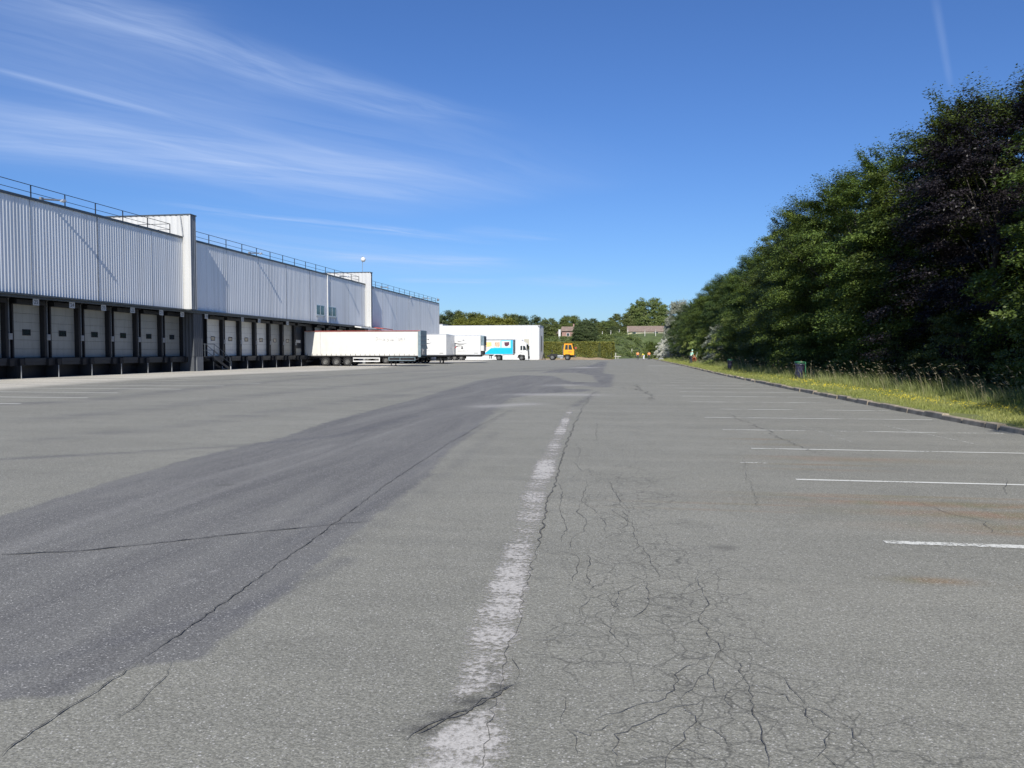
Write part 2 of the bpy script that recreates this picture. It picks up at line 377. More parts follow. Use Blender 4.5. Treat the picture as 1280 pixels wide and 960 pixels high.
def build_asphalt():
    ys = [-14.0]
    while ys[-1] < 1.5: ys.append(ys[-1]+.5)
    y = ys[-1]
    while y < 206:
        y += min(.9, max(.035, y*y/1230*1.1)); ys.append(y)
    xs = list(np.arange(-4.2, 4.2, .05)); x = xs[-1]
    while x < 8.6: x += .09; xs.append(x)
    x = xs[0]
    while x > -62: x -= min(.5, .05+abs(x+4.2)*.02); xs.insert(0, x)
    xs = np.array(xs); ys = np.array(ys)
    X, Y = np.meshgrid(xs, ys); nx, ny = len(xs), len(ys)
    Z = 0.012*np.sin(X*.31+1)*np.sin(Y*.23) * np.clip((Y-2)/20, 0, 1)*0.6
    V = np.stack([X.ravel(), Y.ravel(), Z.ravel()], 1)
    i = np.arange((nx-1)*(ny-1)); r = i//(nx-1); c = i % (nx-1); a = r*nx+c
    Fc = np.stack([a, a+1, a+nx+1, a+nx], 1)
    me = np_mesh('asphalt', V, Fc, 4, True)
    # masks
    g = lambda L: [G(*p) for p in L]
    dark1 = g([(-60,884),(0,876),(90,869),(140,842),(170,831),(250,822),(330,762),(400,700),(470,645),(530,600),(562,562),(600,530),(618,512),(640,497),(690,491),(738,489.5),(738,486.5),(706,486),(702,481),(716,478),(703,474),(690,470),(650,469),(600,475),(520,499),(420,525),(350,548),(250,570),(130,605),(0,645),(-60,660)])
    dark2 = g([(722,466),(741,469),(747,478),(700,477),(700,479),(745,484),(764,484.3),(767,468),(753,466.5),(759,452),(750,452),(742,456),(728,460),(690,463),(676,466),(690,465.5)])
    s1 = signed_poly(X, Y, dark1); s2 = signed_poly(X, Y, dark2)
    soft = np.clip(.06+.014*Y, .08, 1.1)
    dark = np.clip(.5+s1/soft/2, 0, 1)*1.0
    dark = np.maximum(dark, np.clip(.5+s2/(soft*.7)/2, 0, 1))
    apron = np.clip((-24.5-X+1.8*np.sin(Y*.11))/4, 0, 1)
    apron = np.maximum(apron, np.zeros_like(X))
    rust = np.zeros_like(X)
    rng = np.random.default_rng(3)
    for (x,yy,sx,sy,st) in [(3.3,8.6,1.5,.16,1.0),(4.0,8.1,1.6,.22,1.0),(4.3,7.5,1.5,.25,.9),(3.3,12.0,1.2,.25,.6),(3.4,5.4,.5,.3,.6),(3.6,7.3,.8,.1,.7),(2.2,8.9,.9,.05,.8),(2.6,13.8,.6,.1,.6),(2.9,9.0,1.5,.06,.7),(2.7,11.4,.8,.07,.8),(2.6,12.2,.9,.07,.7),(2.6,10.9,.8,.05,.8),(2.35,14.6,.6,.09,.6),(2.1,5.7,.25,.08,.9),(3.0,5.2,.3,.10,.9),(3.1,5.65,.35,.06,.7),(2.35,3.1,.16,.05,.8),(2.55,3.35,.16,.06,.6),(1.2,8.3,1.2,.05,.5),(.9,7.95,1.1,.04,.35)]:
        rust = np.maximum(rust, st*np.exp(-((X-x)/sx)**2-((Y-yy)/sy)**2))
    allig = np.zeros_like(X)
    for (x,yy,sx,sy,st) in [(.2,5.2,.9,2.4,1),(.55,3.4,.9,1.0,1),(.0,8.5,.8,3.2,.85),(.9,3.0,.7,.6,.9),(-.2,4.2,.4,1.2,.8)]:
        allig = np.maximum(allig, st*np.exp(-((X-x)/sx)**2-((Y-yy)/sy)**2))
    # tyre marks: sweeping dark tracks over the yard
    tracks = np.zeros_like(X)
    for pts, w, st in [([(-2,574),(150,566),(300,557),(420,545),(520,520)],.16,.8),([(65,548),(200,535),(330,519),(480,493),(560,478)],.5,.45),
                       ([(60,523),(180,512),(330,493),(480,478),(600,466)],.7,.6),([(0,505),(120,500),(240,486),(420,470),(560,462)],.8,.75),
                       ([(300,520),(460,499),(560,487)],.5,.5),([(120,482),(240,477),(400,468)],.7,.6),([(0,490),(90,495),(200,480),(330,473)],.5,.5),
                       ([(400,700),(480,650),(560,590),(620,540)],.12,.35),([(0,840),(150,800),(300,765),(430,700)],.10,.8),([(0,868),(110,845),(300,770)],.05,.4),
                       ([(650,464),(700,462),(740,456)],1.5,.7),([(500,470),(620,463),(700,459)],1.2,.4),
                       ([(640,500),(560,555),(470,615),(330,700)],.1,.4), ([(718,508),(735,497),(745,490)],.15,.8), ([(430,655),(560,560),(640,512)],.06,.5)]:
        d = line_dist(X, Y, [G(*p) for p in pts]); tracks = np.maximum(tracks, st*np.exp(-(d/w)**2))
    pale = np.zeros_like(X)
    for pts, w, st in [([(610,508),(660,505)],.5,.8),([(662,493),(728,493.5)],.75,.9),([(700,481.5),(712,481.5)],.8,.7),([(728,460),(736,459)],1.4,.8),([(560,515),(200,640)],.06,.16),([(0,690),(250,600),(420,555)],.09,.16),([(200,740),(290,705)],.012,.35),([(100,700),(400,640),(560,560)],.04,.12),([(880,662),(1280,668)],.03,.14),([(860,650),(1110,655)],.02,.12),([(770,830),(1280,845)],.02,.12)]:
        d = line_dist(X, Y, [G(*p) for p in pts]); pale = np.maximum(pale, st*np.exp(-(d/w)**2))
    fine = np.clip(1-s1*0, 0, 1)
    pothole = np.zeros_like(X)   # darkens the hollow beside the short open crack
    for (px_,py_,sx,sy,st) in [(590,877,.10,.05,1),(560,895,.10,.05,1),(530,912,.09,.05,.9),(625,858,.07,.04,.9),(615,840,.05,.06,.6)]:
        x,yy = G(px_,py_); pothole = np.maximum(pothole, st*np.exp(-((X-x)/sx)**2-((Y-yy)/sy)**2))
    for nm, arr in (('dark',dark),('apron',apron),('rust',rust),('allig',allig),('tracks',tracks),('pale',pale),('pothole',pothole)):
        at = me.attributes.new(nm, 'FLOAT', 'POINT'); at.data.foreach_set('value', arr.ravel().astype(np.float32))
    m, t, out = newmat('weathered_asphalt')
    pos = t.n('ShaderNodeNewGeometry').outputs['Position']
    big = t.noise(pos, .22, 5, .6); mid = t.noise(pos, 1.6, 4, .65, .4)
    sx_ = t.noise(t.map(pos, scale=(.10,1.1,1), rot=(0,0,.05)), 1.0, 5, .64, .8)
    sy_ = t.noise(t.map(pos, scale=(1.5,.16,1), rot=(0,0,-.12)), 1.0, 4, .65, .6)
    rag = t.noise(pos, 2.6, 5, .7)
    fine_n = t.noise(pos, 55, 2, .75)
    grit = t.n('ShaderNodeTexVoronoi'); grit.inputs['Scale'].default_value = 85; t.set(grit.inputs['Vector'], pos)
    gs = t.n('ShaderNodeSeparateColor'); t.set(gs.inputs[0], grit.outputs['Color'])
    grit2 = t.n('ShaderNodeTexVoronoi'); grit2.inputs['Scale'].default_value = 170; t.set(grit2.inputs['Vector'], pos)
    gs2 = t.n('ShaderNodeSeparateColor'); t.set(gs2.inputs[0], grit2.outputs['Color'])
    dk = t.rng(t.math('ADD', t.attr('dark'), t.math('MULTIPLY', t.math('SUBTRACT', rag, .5), .9)), .36, .60)
    dk = t.math('MULTIPLY', dk, t.rng(sy_, .25, .8, 1.0, .62))
    base = t.mix(t.rng(big, .3, .7), (.196,.193,.163), (.234,.230,.196))
    base = t.mix(t.rng(sx_, .45, .75, 0, .5), base, (.156,.154,.134))
    base = t.mix(t.rng(sx_, .45, .22, 0, .4), base, (.26,.252,.212))
    base = t.mix(t.rng(mid, .5, .8, 0, .5), base, (.148,.146,.126))
    tk = t.math('MULTIPLY', t.attr('tracks'), t.rng(t.noise(t.map(pos, scale=(.3,.9,1)), 1.4, 3, .65), .3, .62))
    base = t.mix(t.math('MULTIPLY', tk, .9), base, (.102,.102,.102))
    ap = t.rng(t.math('ADD', t.attr('apron'), t.math('MULTIPLY', t.math('SUBTRACT', sx_, .5), 1.3)), .3, .75)
    base = t.mix(ap, base, t.mix(t.rng(sx_, .4, .7), (.50,.47,.40), (.27,.26,.225)))
    darkc = t.mix(t.rng(sy_, .35, .7), (.110,.109,.108), (.156,.155,.151))
    base = t.mix(dk, base, darkc)
    base = t.mix(t.math('MULTIPLY', t.math('MULTIPLY', tk, dk), .5), base, (.07,.072,.085))
    pl_ = t.math('MULTIPLY', t.attr('pale'), t.rng(t.noise(pos, 9, 3, .75), .25, .55))
    base = t.mix(t.math('MULTIPLY', pl_, .9), base, (.36,.35,.33))
    ru = t.math('MULTIPLY', t.attr('rust'), t.rng(t.noise(t.map(pos, scale=(.8,5,1)), 1.5, 4, .7), .22, .46))
    base = t.mix(t.math('MINIMUM', t.math('MULTIPLY', ru, 1.25), .95), base, t.mix(t.rng(mid, .4, .6), (.225,.165,.115), (.180,.165,.105)))
    # aggregate: dark binder, pale stones
    amp = t.rng(dk, 0, 1, 1.0, .8)
    g1 = t.rng(gs.outputs[0], 0, 1, .82, 1.15); g2 = t.rng(gs2.outputs[0], 0, 1, .80, 1.18); g3 = t.rng(fine_n, .3, .7, .76, 1.24)
    gm = t.math('MULTIPLY', t.math('MULTIPLY', g1, g2), g3)
    cc = t.n('ShaderNodeCombineColor'); [t.set(cc.inputs[i], gm) for i in range(3)]
    base = t.mix(amp, base, t.mix(1.0, base, cc.outputs[0], 'MULTIPLY'))
    stone = t.math('MULTIPLY', t.rng(gs.outputs[1], .93, .96), t.rng(grit.outputs['Distance'], .5, .3))
    base = t.mix(t.math('MULTIPLY', stone, .75), base, (.50,.49,.46))
    stone2 = t.math('MULTIPLY', t.rng(gs2.outputs[1], .88, .92), t.rng(gs2.outputs[2], .4, .6))
    base = t.mix(t.math('MULTIPLY', stone2, .38), base, (.48,.47,.45))
    oilv = t.n('ShaderNodeTexVoronoi'); oilv.inputs['Scale'].default_value = .9
    wq = t.n('ShaderNodeVectorMath', operation='ADD'); t.set(wq.inputs[0], pos)
    wq2 = t.n('ShaderNodeVectorMath', operation='SCALE'); nq = t.n('ShaderNodeTexNoise'); nq.inputs['Scale'].default_value = 6; nq.inputs['Detail'].default_value = 3; t.set(nq.inputs['Vector'], pos)
    t.set(wq2.inputs[0], nq.outputs['Color']); wq2.inputs['Scale'].default_value = .12; t.set(wq.inputs[1], wq2.outputs[0]); t.set(oilv.inputs['Vector'], wq.outputs[0])
    oc = t.n('ShaderNodeSeparateColor'); t.set(oc.inputs[0], oilv.outputs['Color'])
    oil = t.math('MULTIPLY', t.rng(oilv.outputs['Distance'], t.math('MULTIPLY', oc.outputs[1], .16), .0), t.rng(oc.outputs[0], .62, .66))
    base = t.mix(t.math('MULTIPLY', oil, .55), base, (.075,.073,.068))
    base = t.mix(t.math('MULTIPLY', t.attr('pothole'), .75), base, (.045,.045,.045))
    # alligator cracking
    wn = t.n('ShaderNodeTexNoise'); wn.inputs['Scale'].default_value = 3.5; wn.inputs['Detail'].default_value = 4; t.set(wn.inputs['Vector'], pos)
    wv = t.n('ShaderNodeVectorMath', operation='SCALE'); t.set(wv.inputs[0], wn.outputs['Color']); wv.inputs['Scale'].default_value = .20
    wp = t.n('ShaderNodeVectorMath', operation='ADD'); t.set(wp.inputs[0], pos); t.set(wp.inputs[1], wv.outputs[0])
    e1 = t.voro(wp.outputs[0], 3.2, 'DISTANCE_TO_EDGE'); e2 = t.voro(wp.outputs[0], 5.5, 'DISTANCE_TO_EDGE')
    al = t.rng(t.math('ADD', t.attr('allig'), t.math('MULTIPLY', t.math('SUBTRACT', mid, .5), 1.2)), .30, .75)
    k1 = t.math('MULTIPLY', t.rng(e1, .020, .004), al); k2 = t.math('MULTIPLY', t.rng(e2, .034, .006), t.math('MULTIPLY', t.math('MULTIPLY', al, al), .8))
    ck = t.math('MAXIMUM', k1, k2)
    base = t.mix(t.math('MULTIPLY', ck, .54), base, (.05,.05,.047))
    b = t.n('ShaderNodeBsdfPrincipled'); t.set(b.inputs['Base Color'], base)
    b.inputs['Roughness'].default_value = .92; b.inputs['Specular IOR Level'].default_value = .25
    h = t.math('ADD', t.math('MULTIPLY', fine_n, .6), t.math('MULTIPLY', grit.outputs['Distance'], -.8))
    bp = t.n('ShaderNodeBump'); bp.inputs['Strength'].default_value = .45; bp.inputs['Distance'].default_value = .006
    t.set(bp.inputs['Height'], h); t.L.new(bp.outputs[0], b.inputs['Normal'])
    t.L.new(b.outputs[0], out.inputs[0])
    o = link('asphalt', me, m); tag(o, kind='structure')
build_asphalt()

# worn paint shader: mixes to transparent where the paint has gone
def wornpaint(name, col, lo, hi, sc=18):
    m, t, out = newmat(name)
    pos = t.n('ShaderNodeNewGeometry').outputs['Position']
    wn = t.attr('wear')
    n = t.noise(pos, sc, 8, .75); n2 = t.noise(t.map(pos, scale=(.7,2.2,1)), 2.0, 4, .6)
    s = t.math('ADD', t.math('ADD', t.math('MULTIPLY', n, .7), t.math('MULTIPLY', n2, .3)), wn)
    a = t.rng(s, lo, hi)
    gr = t.n('ShaderNodeTexVoronoi'); gr.inputs['Scale'].default_value = 110; t.set(gr.inputs['Vector'], pos)
    gsx = t.n('ShaderNodeSeparateColor'); t.set(gsx.inputs[0], gr.outputs['Color'])
    c = t.mix(t.rng(gsx.outputs[0], .2, 1.0, 0, .55), col, (col[0]*.5,col[1]*.5,col[2]*.48))
    b = t.n('ShaderNodeBsdfPrincipled'); t.set(b.inputs['Base Color'], c); b.inputs['Roughness'].default_value = .85
    tr = t.n('ShaderNodeBsdfTransparent'); mx = t.n('ShaderNodeMixShader')
    t.set(mx.inputs[0], a); t.L.new(tr.outputs[0], mx.inputs[1]); t.L.new(b.outputs[0], mx.inputs[2]); t.L.new(mx.outputs[0], out.inputs[0])
    return m
paint_old = wornpaint('worn_white_paint', (.47,.45,.415), .468, .585, 26)
paint_new = wornpaint('parking_line_paint', (.64,.64,.585), .405, .50, 26)
def zsurf(x, y):
    return 0.012*math.sin(x*.31+1)*math.sin(y*.23)*max(0,min(1,(y-2)/20))*.6
POTHOLE = [(G(px_,py_),sx,sy,st) for (px_,py_,sx,sy,st) in [(590,877,.10,.05,1),(560,895,.10,.05,1),(530,912,.09,.05,.9),(625,858,.07,.04,.9),(615,840,.05,.06,.6)]]  # same dark spots as in the asphalt mask, also thinning the paint
def pothole_at(x, y): return max(st*math.exp(-((x-c[0])/sx)**2-((y-c[1])/sy)**2) for c,sx,sy,st in POTHOLE)
def strip(name, Lft, Rgt, mat, nseg=60, ncross=8, z=.005, wear=lambda u, v: 0, edge=.35):
    """grid strip between two polylines; wear attribute: + keeps paint, - loses it"""
    def rs(P, n):
        P = np.array(P); d = np.r_[0, np.cumsum(np.hypot(*np.diff(P, axis=0).T))]; q = np.linspace(0, d[-1], n)
        return np.stack([np.interp(q, d, P[:,0]), np.interp(q, d, P[:,1])], 1)
    A = rs(Lft, nseg+1); B = rs(Rgt, nseg+1); V = []; W = []
    for i in range(nseg+1):
        for j in range(ncross+1):
            v = j/ncross; p = A[i]*(1-v)+B[i]*v; V.append((p[0],p[1],zsurf(*p)+z))
            W.append(wear(i/nseg, v) - edge*abs(2*v-1)**3 - (.25*pothole_at(*p) if name == 'faded_centre_line' else 0))
    n = ncross+1
    Fc = [(i*n+j, i*n+j+1, (i+1)*n+j+1, (i+1)*n+j) for i in range(nseg) for j in range(ncross)]
    me = np_mesh(name, V, np.array(Fc).ravel(), 4)
    # make sure it faces up
    if me.polygons[0].normal.z < 0: me.flip_normals()
    at = me.attributes.new('wear', 'FLOAT', 'POINT'); at.data.foreach_set('value', np.array(W, dtype=np.float32))
    return tag(link(name, me, mat), kind='structure')
Lp = [G(*p) for p in ((470,1010),(508,960),(560,870),(588,770),(625,690),(652,610),(684,552),(708,512))]
Rp = [G(*p) for p in ((628,1010),(640,960),(642,868),(660,745),(675,690),(692,605),(706,552),(718,511))]
strip('faded_centre_line', Lp, Rp, paint_old, 160, 10, .005, lambda u, v: .045+.025*math.sin(u*19)+.03*math.sin(u*47+v*2)-(.05 if u>.95 else 0), .14)
rr = random.Random(5)
lines = [(2.12,6.8,-.035,.12),(2.06,10.0,.09,.09),(1.99,13.15,.07,.085),(1.89,16.3,-.01,.09),(1.81,19.35,.04,.09),(2.5,22.2,.02,.1),(1.83,25.3,-.02,.11)]
for k in range(19): lines.append((1.75+rr.uniform(-.2,.3), 28.4+3.07*k, rr.uniform(-.02,.06), .12))
for i, (x0, y, w, wd) in enumerate(lines):
    x1 = kerb_x(y)-rr.uniform(.15,.5); sk = .03*(x1-x0)/5*(1 if i < 7 else 0)
    strip('parking_line', [(x0,y-wd/2),(x1,y-wd/2+sk*.3)], [(x0,y+wd/2),(x1,y+wd/2+sk*.3)], paint_new, 60, 3, .005,
          lambda u, v, w=w, i=i: w+.05*math.sin(u*13+i*2)+.03*math.sin(u*41+i), .06)
strip('parking_line', [(2.0,89.0)]+[(5.5,89.3)], [(2.0,89.9)]+[(5.5,90.2)], paint_new, 20, 3, .005, lambda u, v: .3, 0)
for (a, b, w) in [((1104,532),(1224,556.5),-.03),((1001,532),(1068,554),-.06),((925,579.2),(960,580),-.07)]:
    p, q = G(*a), G(*b); strip('parking_line', [p,q], [(p[0]+.02,p[1]+.09),(q[0]+.02,q[1]+.09)], paint_new, 30, 3, .006, lambda u, v, w=w: w, .06)
for k in range(14):
    y = 21.2+3.07*k+(0.0 if k else 0); x1 = [-18.6,-18.8,-19.5,-18.8][k % 4]+rr.uniform(-.3,.3)
    strip('loading_bay_line', [(-31.5,y-.07),(x1,y-.07)], [(-31.5,y+.07),(x1,y+.07)], paint_new, 60, 3, .005, lambda u, v, k=k: .12+.08*math.sin(u*17+k*2)-(.16 if k > 4 else 0), .05)

# cracks: thin dark jagged ribbons in the surface
def build_cracks():
    rg = random.Random(11); V = []; Fc = []
    def crack(pts, w=.007, jit=.02, step=.05, taper=True):
        P = [Vector((*G(*p), 0)) for p in pts]; Q = []
        for a, b in zip(P[:-1], P[1:]):
            L = (b-a).length; st = max(step, a.length*.012); n = max(1, int(L/st))
            for i in range(n):
                p = a.lerp(b, i/n); d = (b-a).normalized(); nr = Vector((-d.y, d.x, 0))
                Q.append(p + nr*rg.uniform(-jit,jit)*max(1, a.length*.10))
        Q.append(P[-1]); n = len(Q); b0 = len(V)
        for i, p in enumerate(Q):
            d = (Q[min(i+1,n-1)]-Q[max(i-1,0)]); d = d.normalized() if d.length > 0 else Vector((1,0,0)); nr = Vector((-d.y,d.x,0))
            ww = w*.5*rg.uniform(.35,1.35)*(1 if not taper else min(1, (n-1-i)/4+.1, i/3+.3))
            z = zsurf(p.x,p.y)+.0085
            V.append((p.x+nr.x*ww, p.y+nr.y*ww, z)); V.append((p.x-nr.x*ww, p.y-nr.y*ww, z))
        for i in range(n-1): Fc.append((b0+2*i, b0+2*i+1, b0+2*i+3, b0+2*i+2))
    big = [
     ([(742,490),(735,500),(722,521),(716,535),(708,556),(703,572),(698,589),(693,608),(683,630),(679,657),(670,689)], .022, .02),
     ([(670,689),(662,720),(653,749),(652,775),(638,800),(633,824),(628,850),(616,883),(610,920),(600,952),(598,990)], .006, .018),
     ([(695.5,519),(722,522)], .03, .02),
     ([(0,948),(40,915),(79,891),(120,865),(151,844.5),(172,829)], .016, .010),
     ([(172,829),(230,790),(310,732),(400,668),(480,608),(560,555),(600,532),(637,513)], .015, .012),
     ([(0,693.5),(60,691),(100,689),(200,679),(300,667.5),(380,660),(430,654.5),(470,652)], .038, .010),
     ([(216,829),(205,850),(187,863),(180,875),(163,887),(150,897),(134,905),(124,913)], .007, .012),
     ([(909,517),(932,527),(958,538),(985,553),(1004,560),(1029,570)], .022, .05),
     ([(1132,624),(1188,642),(1231,653),(1240,666),(1263,673)], .011, .03), ([(1257,600),(1258,620)], .009, .02),
     ([(775,484),(788,486),(803,489),(812,492),(816,497),(809,501)], .06, .06), ([(795,480),(803,488)], .05, .05),
     ([(784,533),(800,537),(820,541)], .018, .02), ([(870,563),(880,567)], .02, .02), ([(930,570),(935,600),(950,640)], .006, .03)]
    for p, w, j in big: crack(p, w*.6, j, .03)
    small = [
     [(747,527),(745,540),(748,554)],[(718,578),(728,590),(736,586),(740,596),(755,601),(769,607)],[(712,600),(720,594),(733,600)],
     [(733,600),(734,608),(729,616),(728,627),(739,635),(748,643),(758,640),(765,638)],[(765,638),(780,640),(786,649),(785,657),(777,665)],
     [(728,627),(722,640),(733,652),(729,665),(716,672),(712,690)],[(748,643),(756,655),(758,668),(740,668)],
     [(765,638),(790,655),(797,680),(813,696),(818,710),(823,721),(807,727)],[(807,727),(812,740),(813,757),(802,766),(792,773),(778,773),(770,767)],
     [(807,727),(796,731),(785,737),(774,741),(770,749),(770,767)],[(823,721),(850,722),(872,724),(885,716)],[(815,757),(845,762),(870,768),(878,765)],
     [(872,724),(878,741),(885,750),(888,757),(880,765),(876,777),(885,787),(887,798),(896,805),(902,814),(912,822),(922,830),(930,845),(935,859),(940,872),(943,895),(950,915),(957,940),(960,965)],
     [(887,798),(860,794),(830,788),(796,782),(775,788)],[(888,757),(905,754),(925,755)],
     [(922,830),(935,832),(947,832),(965,840),(979,849),(992,862),(994,867),(1005,880),(1024,891),(1040,902),(1061,912),(1068,924),(1082,938),(1095,950)],
     [(935,859),(955,860),(971,867),(990,878),(1004,887),(1008,896),(1020,908),(1034,918),(1036,928),(1030,944),(1010,958)],
     [(943,880),(965,884),(990,895),(998,905)],[(885,822),(870,830),(849,839),(843,858),(833,875),(810,881),(784,887),(760,895),(742,905)],
     [(902,814),(893,825),(886,838),(891,850),(894,865),(897,869)],[(897,877),(880,878),(857,883),(840,888),(813,899),(790,910),(772,920),(768,940),(772,965)],
     [(886,838),(870,858),(850,872),(857,883)],[(897,877),(915,888),(935,893),(943,895)],[(857,883),(870,904),(858,918),(847,932),(838,938),(835,948),(832,970)],
     [(870,904),(890,915),(905,925),(915,940),(930,950)],[(772,920),(800,925),(820,932),(838,938)],[(838,938),(860,938),(880,946),(900,960)],
     [(915,888),(905,876),(915,864),(935,859)],[(1030,944),(1040,955),(1055,970)],[(1036,928),(1055,932),(1075,945)],
     [(670,689),(690,694),(705,690),(722,696),(738,692)],[(655,750),(672,748),(690,752),(705,748)],[(650,800),(680,801),(710,798),(725,788)],
     [(735,692),(739,706),(733,720),(740,734),(738,748)],[(738,748),(755,750),(768,757),(776,765)],[(738,748),(725,760),(722,775)],
     [(722,775),(735,782),(745,776),(760,782),(770,800),(790,812)],[(700,870),(708,880),(705,893),(700,905),(712,915)],[(712,915),(722,930),(720,950)],
     [(712,915),(735,920),(750,912),(772,905)],[(800,725),(788,718),(775,720)],[(712,690),(725,700),(720,720),(708,735)],
     [(695,600),(703,615),(700,640),(708,660),(700,680)],[(700,640),(715,645),(722,640)],[(760,601),(775,625),(790,640)],
     [(720,555),(726,565),(718,578)],[(855,740),(870,728),(872,724)],[(1180,700),(1190,712)],[(640,820),(650,838),(645,852)]]
    for p in small: crack(p, .0044, .016, .018)
    # the short open hollow with a broken lip
    crack([(505,925),(535,908),(560,898),(585,888),(605,876),(622,868),(645,857)], .015, .016, .012)
    crack([(600,878),(620,868),(640,858),(652,854)], .012, .014, .012)
    crack([(520,918),(550,905),(580,893),(600,881),(618,872)], .010, .018, .012)
    me = np_mesh('asphalt_cracks', V, np.array(Fc).ravel(), 4)
    me.polygons.foreach_get
    m = M('crack_shadow_dirt', (.092,.090,.082), .95, 0, .8, 60)
    tag(link('asphalt_cracks', me, m), kind='structure')
build_cracks()
# ------------------------------------------------------------------ warehouse
FX = -35.6      # facade plane (faces +X)
DX = -37.0      # dock door plane
YW0, YF1, YF2, YEND = 12.0, 57.35, 100.4, 141.0
ZT, ZB = 10.8, 5.08
wh = empty('warehouse', (FX, YF1, 0), 0, 'long silver corrugated warehouse with a row of loading docks under its overhang', 'warehouse')
def wpart(mb, name, mat, **k):
    return mb.build(name, mat, wh, (-FX, -YF1, 0), **k)
def corrug(name, p0, p1, z0, z1, out, mat, pitch=.32, depth=.04, parent=None, off=(0,0,0), frac=(.26,.2,.34,.2)):
    """profiled sheet from p0 to p1 (xy) with outward normal `out`"""
    p0 = Vector((*p0,0)); p1 = Vector((*p1,0)); d = (p1-p0); L = d.length; d.normalize(); o = Vector((*out,0))
    prof = []; s = 0
    while s < L:
        for f, dep in zip((0, frac[0], frac[0]+frac[1], frac[0]+frac[1]+frac[2]), (0,0,depth,depth)):
            q = s+f*pitch
            if q <= L: prof.append((q, dep))
        s += pitch
    prof.append((L, prof[-1][1]))
    V = []
    for q, dep in prof:
        p = p0+d*q-o*dep; V.append((p.x,p.y,z0)); V.append((p.x,p.y,z1))
    n = len(prof); Fc = []
    flip = d.cross(o).z > 0
    for i in range(n-1):
        f = [2*i, 2*i+2, 2*i+3, 2*i+1]
        Fc.append(f[::-1] if flip else f)
    me = np_mesh(name, V, np.array(Fc).ravel(), 4)
    return link(name, me, mat, parent, off)
OFF = (-FX, -YF1, 0)
corrug('facade_cladding', (FX,YW0), (FX,YF1), ZB, ZT, (1,0), clad, parent=wh, off=OFF, pitch=.25, depth=.030, frac=(.26,.18,.32,.24))
corrug('facade_cladding', (FX,YF1+.82), (FX,YF2), ZB, ZT-.02, (1,0), clad, parent=wh, off=OFF, pitch=.33, depth=.028, frac=(.30,.18,.32,.20))
corrug('facade_cladding', (FX,YF2+.9), (FX,YEND), ZB-2.2, ZT-.1, (1,0), clad, parent=wh, off=OFF, pitch=.33, depth=.028, frac=(.30,.18,.32,.20))
wpart(MB().box(-95,FX-.08,YW0+.02,YF1-.01,ZT-.55,ZT-.25).box(-95,FX-.08,YF1+.83,YF2-.01,ZT-.55,ZT-.25).box(-95,FX-.08,YF2+.92,YEND-.1,ZT-.6,ZT-.3), 'roof', roofm)
m = MB()   # parapet capping
for a, b, z in ((YW0,YF1-.02,ZT),(YF1+.84,YF2-.02,ZT-.02),(YF2+.92,YEND,ZT-.1)):
    m.box(FX-.22, FX+.05, a, b, z+.002, z+.07); m.box(FX+.012, FX+.052, a, b, z-.09, z)
wpart(m, 'parapet_trim', trim_dk)
m = MB()   # dark fascia beam at the foot of the cladding; gutter widened to shade the docks
for a, b in ((YW0,YF1-.02),(YF1+.84,YF2-.02)): m.box(FX-.25,FX+.05,a,b,ZB-.26,ZB-.005); m.box(FX-.06,FX+.24,a,b,ZB-.12,ZB-.03)
m.box(FX-.25,FX+.045,YF1-.01,YF1+.83,ZB-.24,ZB-.008)
wpart(m, 'fascia_beam', trim_dk)
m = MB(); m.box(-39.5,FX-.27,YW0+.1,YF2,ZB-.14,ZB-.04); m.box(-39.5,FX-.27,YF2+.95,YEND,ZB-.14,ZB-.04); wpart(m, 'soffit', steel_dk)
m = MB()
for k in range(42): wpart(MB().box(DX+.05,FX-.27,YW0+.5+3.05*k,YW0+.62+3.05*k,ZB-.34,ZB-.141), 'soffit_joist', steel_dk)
# end wall and far side
corrug('end_wall', (FX,YEND), (-95,YEND), 0, ZT-.1, (0,1), clad, parent=wh, off=OFF, pitch=.6)
corrug('end_wall', (-95,YW0), (FX,YW0), 0, ZT, (0,-1), clad, parent=wh, off=OFF, pitch=.6)
wpart(MB().box(-95.2,-95,YW0,YEND,0,ZT), 'rear_wall', clad)
wpart(MB().box(FX-.06,FX+.07,YEND-.12,YEND+.06,0,ZT-.08), 'corner_trim', clad_dk)
# firewalls
for (y, th, zt) in ((YF1,.82,12.56),(YF2,.90,12.35)):
    corrug('firewall_side', (-80,y), (FX+.70,y), ZB-.03, zt, (0,-1), clad_w, pitch=.5, depth=.03, parent=wh, off=OFF, frac=(.6,.06,.28,.06))
    corrug('firewall_side', (FX+.70,y+th), (-80,y+th), ZB-.03, zt, (0,1), clad_w, pitch=.5, depth=.03, parent=wh, off=OFF)
    corrug('firewall_end', (FX+.71,y+.03), (FX+.71,y+th-.03), ZB-.03, zt, (1,0), clad_dk, pitch=.26, depth=.04, parent=wh, off=OFF, frac=(.4,.1,.4,.1))
    m = MB(); m.box(-80,FX+.66,y+.06,y+th-.06,ZB,zt-.02); wpart(m, 'firewall_core', clad_dk)
    m = MB(); m.box(-80,FX+.76,y-.05,y+th+.05,zt+.002,zt+.09); wpart(m, 'firewall_capping', trim_dk)
    m = MB().box(FX+.62,FX+.735,y-.02,y+.05,ZB-.02,zt-.002); wpart(m, 'corner_trim', clad_w)
    wpart(MB().box(FX-.02,FX+.66,y+.02,y+th-.02,ZB-.12,ZB-.035), 'firewall_underside', trim_dk)
m = MB().cyl((FX+.1,YF1-.08,ZT+.1),(FX-.1,YF1-.08,12.5),.04,n=8); wpart(m, 'downpipe', galv)
wpart(MB().cyl((FX+.80,YF2-.06,ZB-1.2),(FX+.80,YF2-.06,12.2),.05,n=8), 'downpipe', white_p)
Yw = 86.6
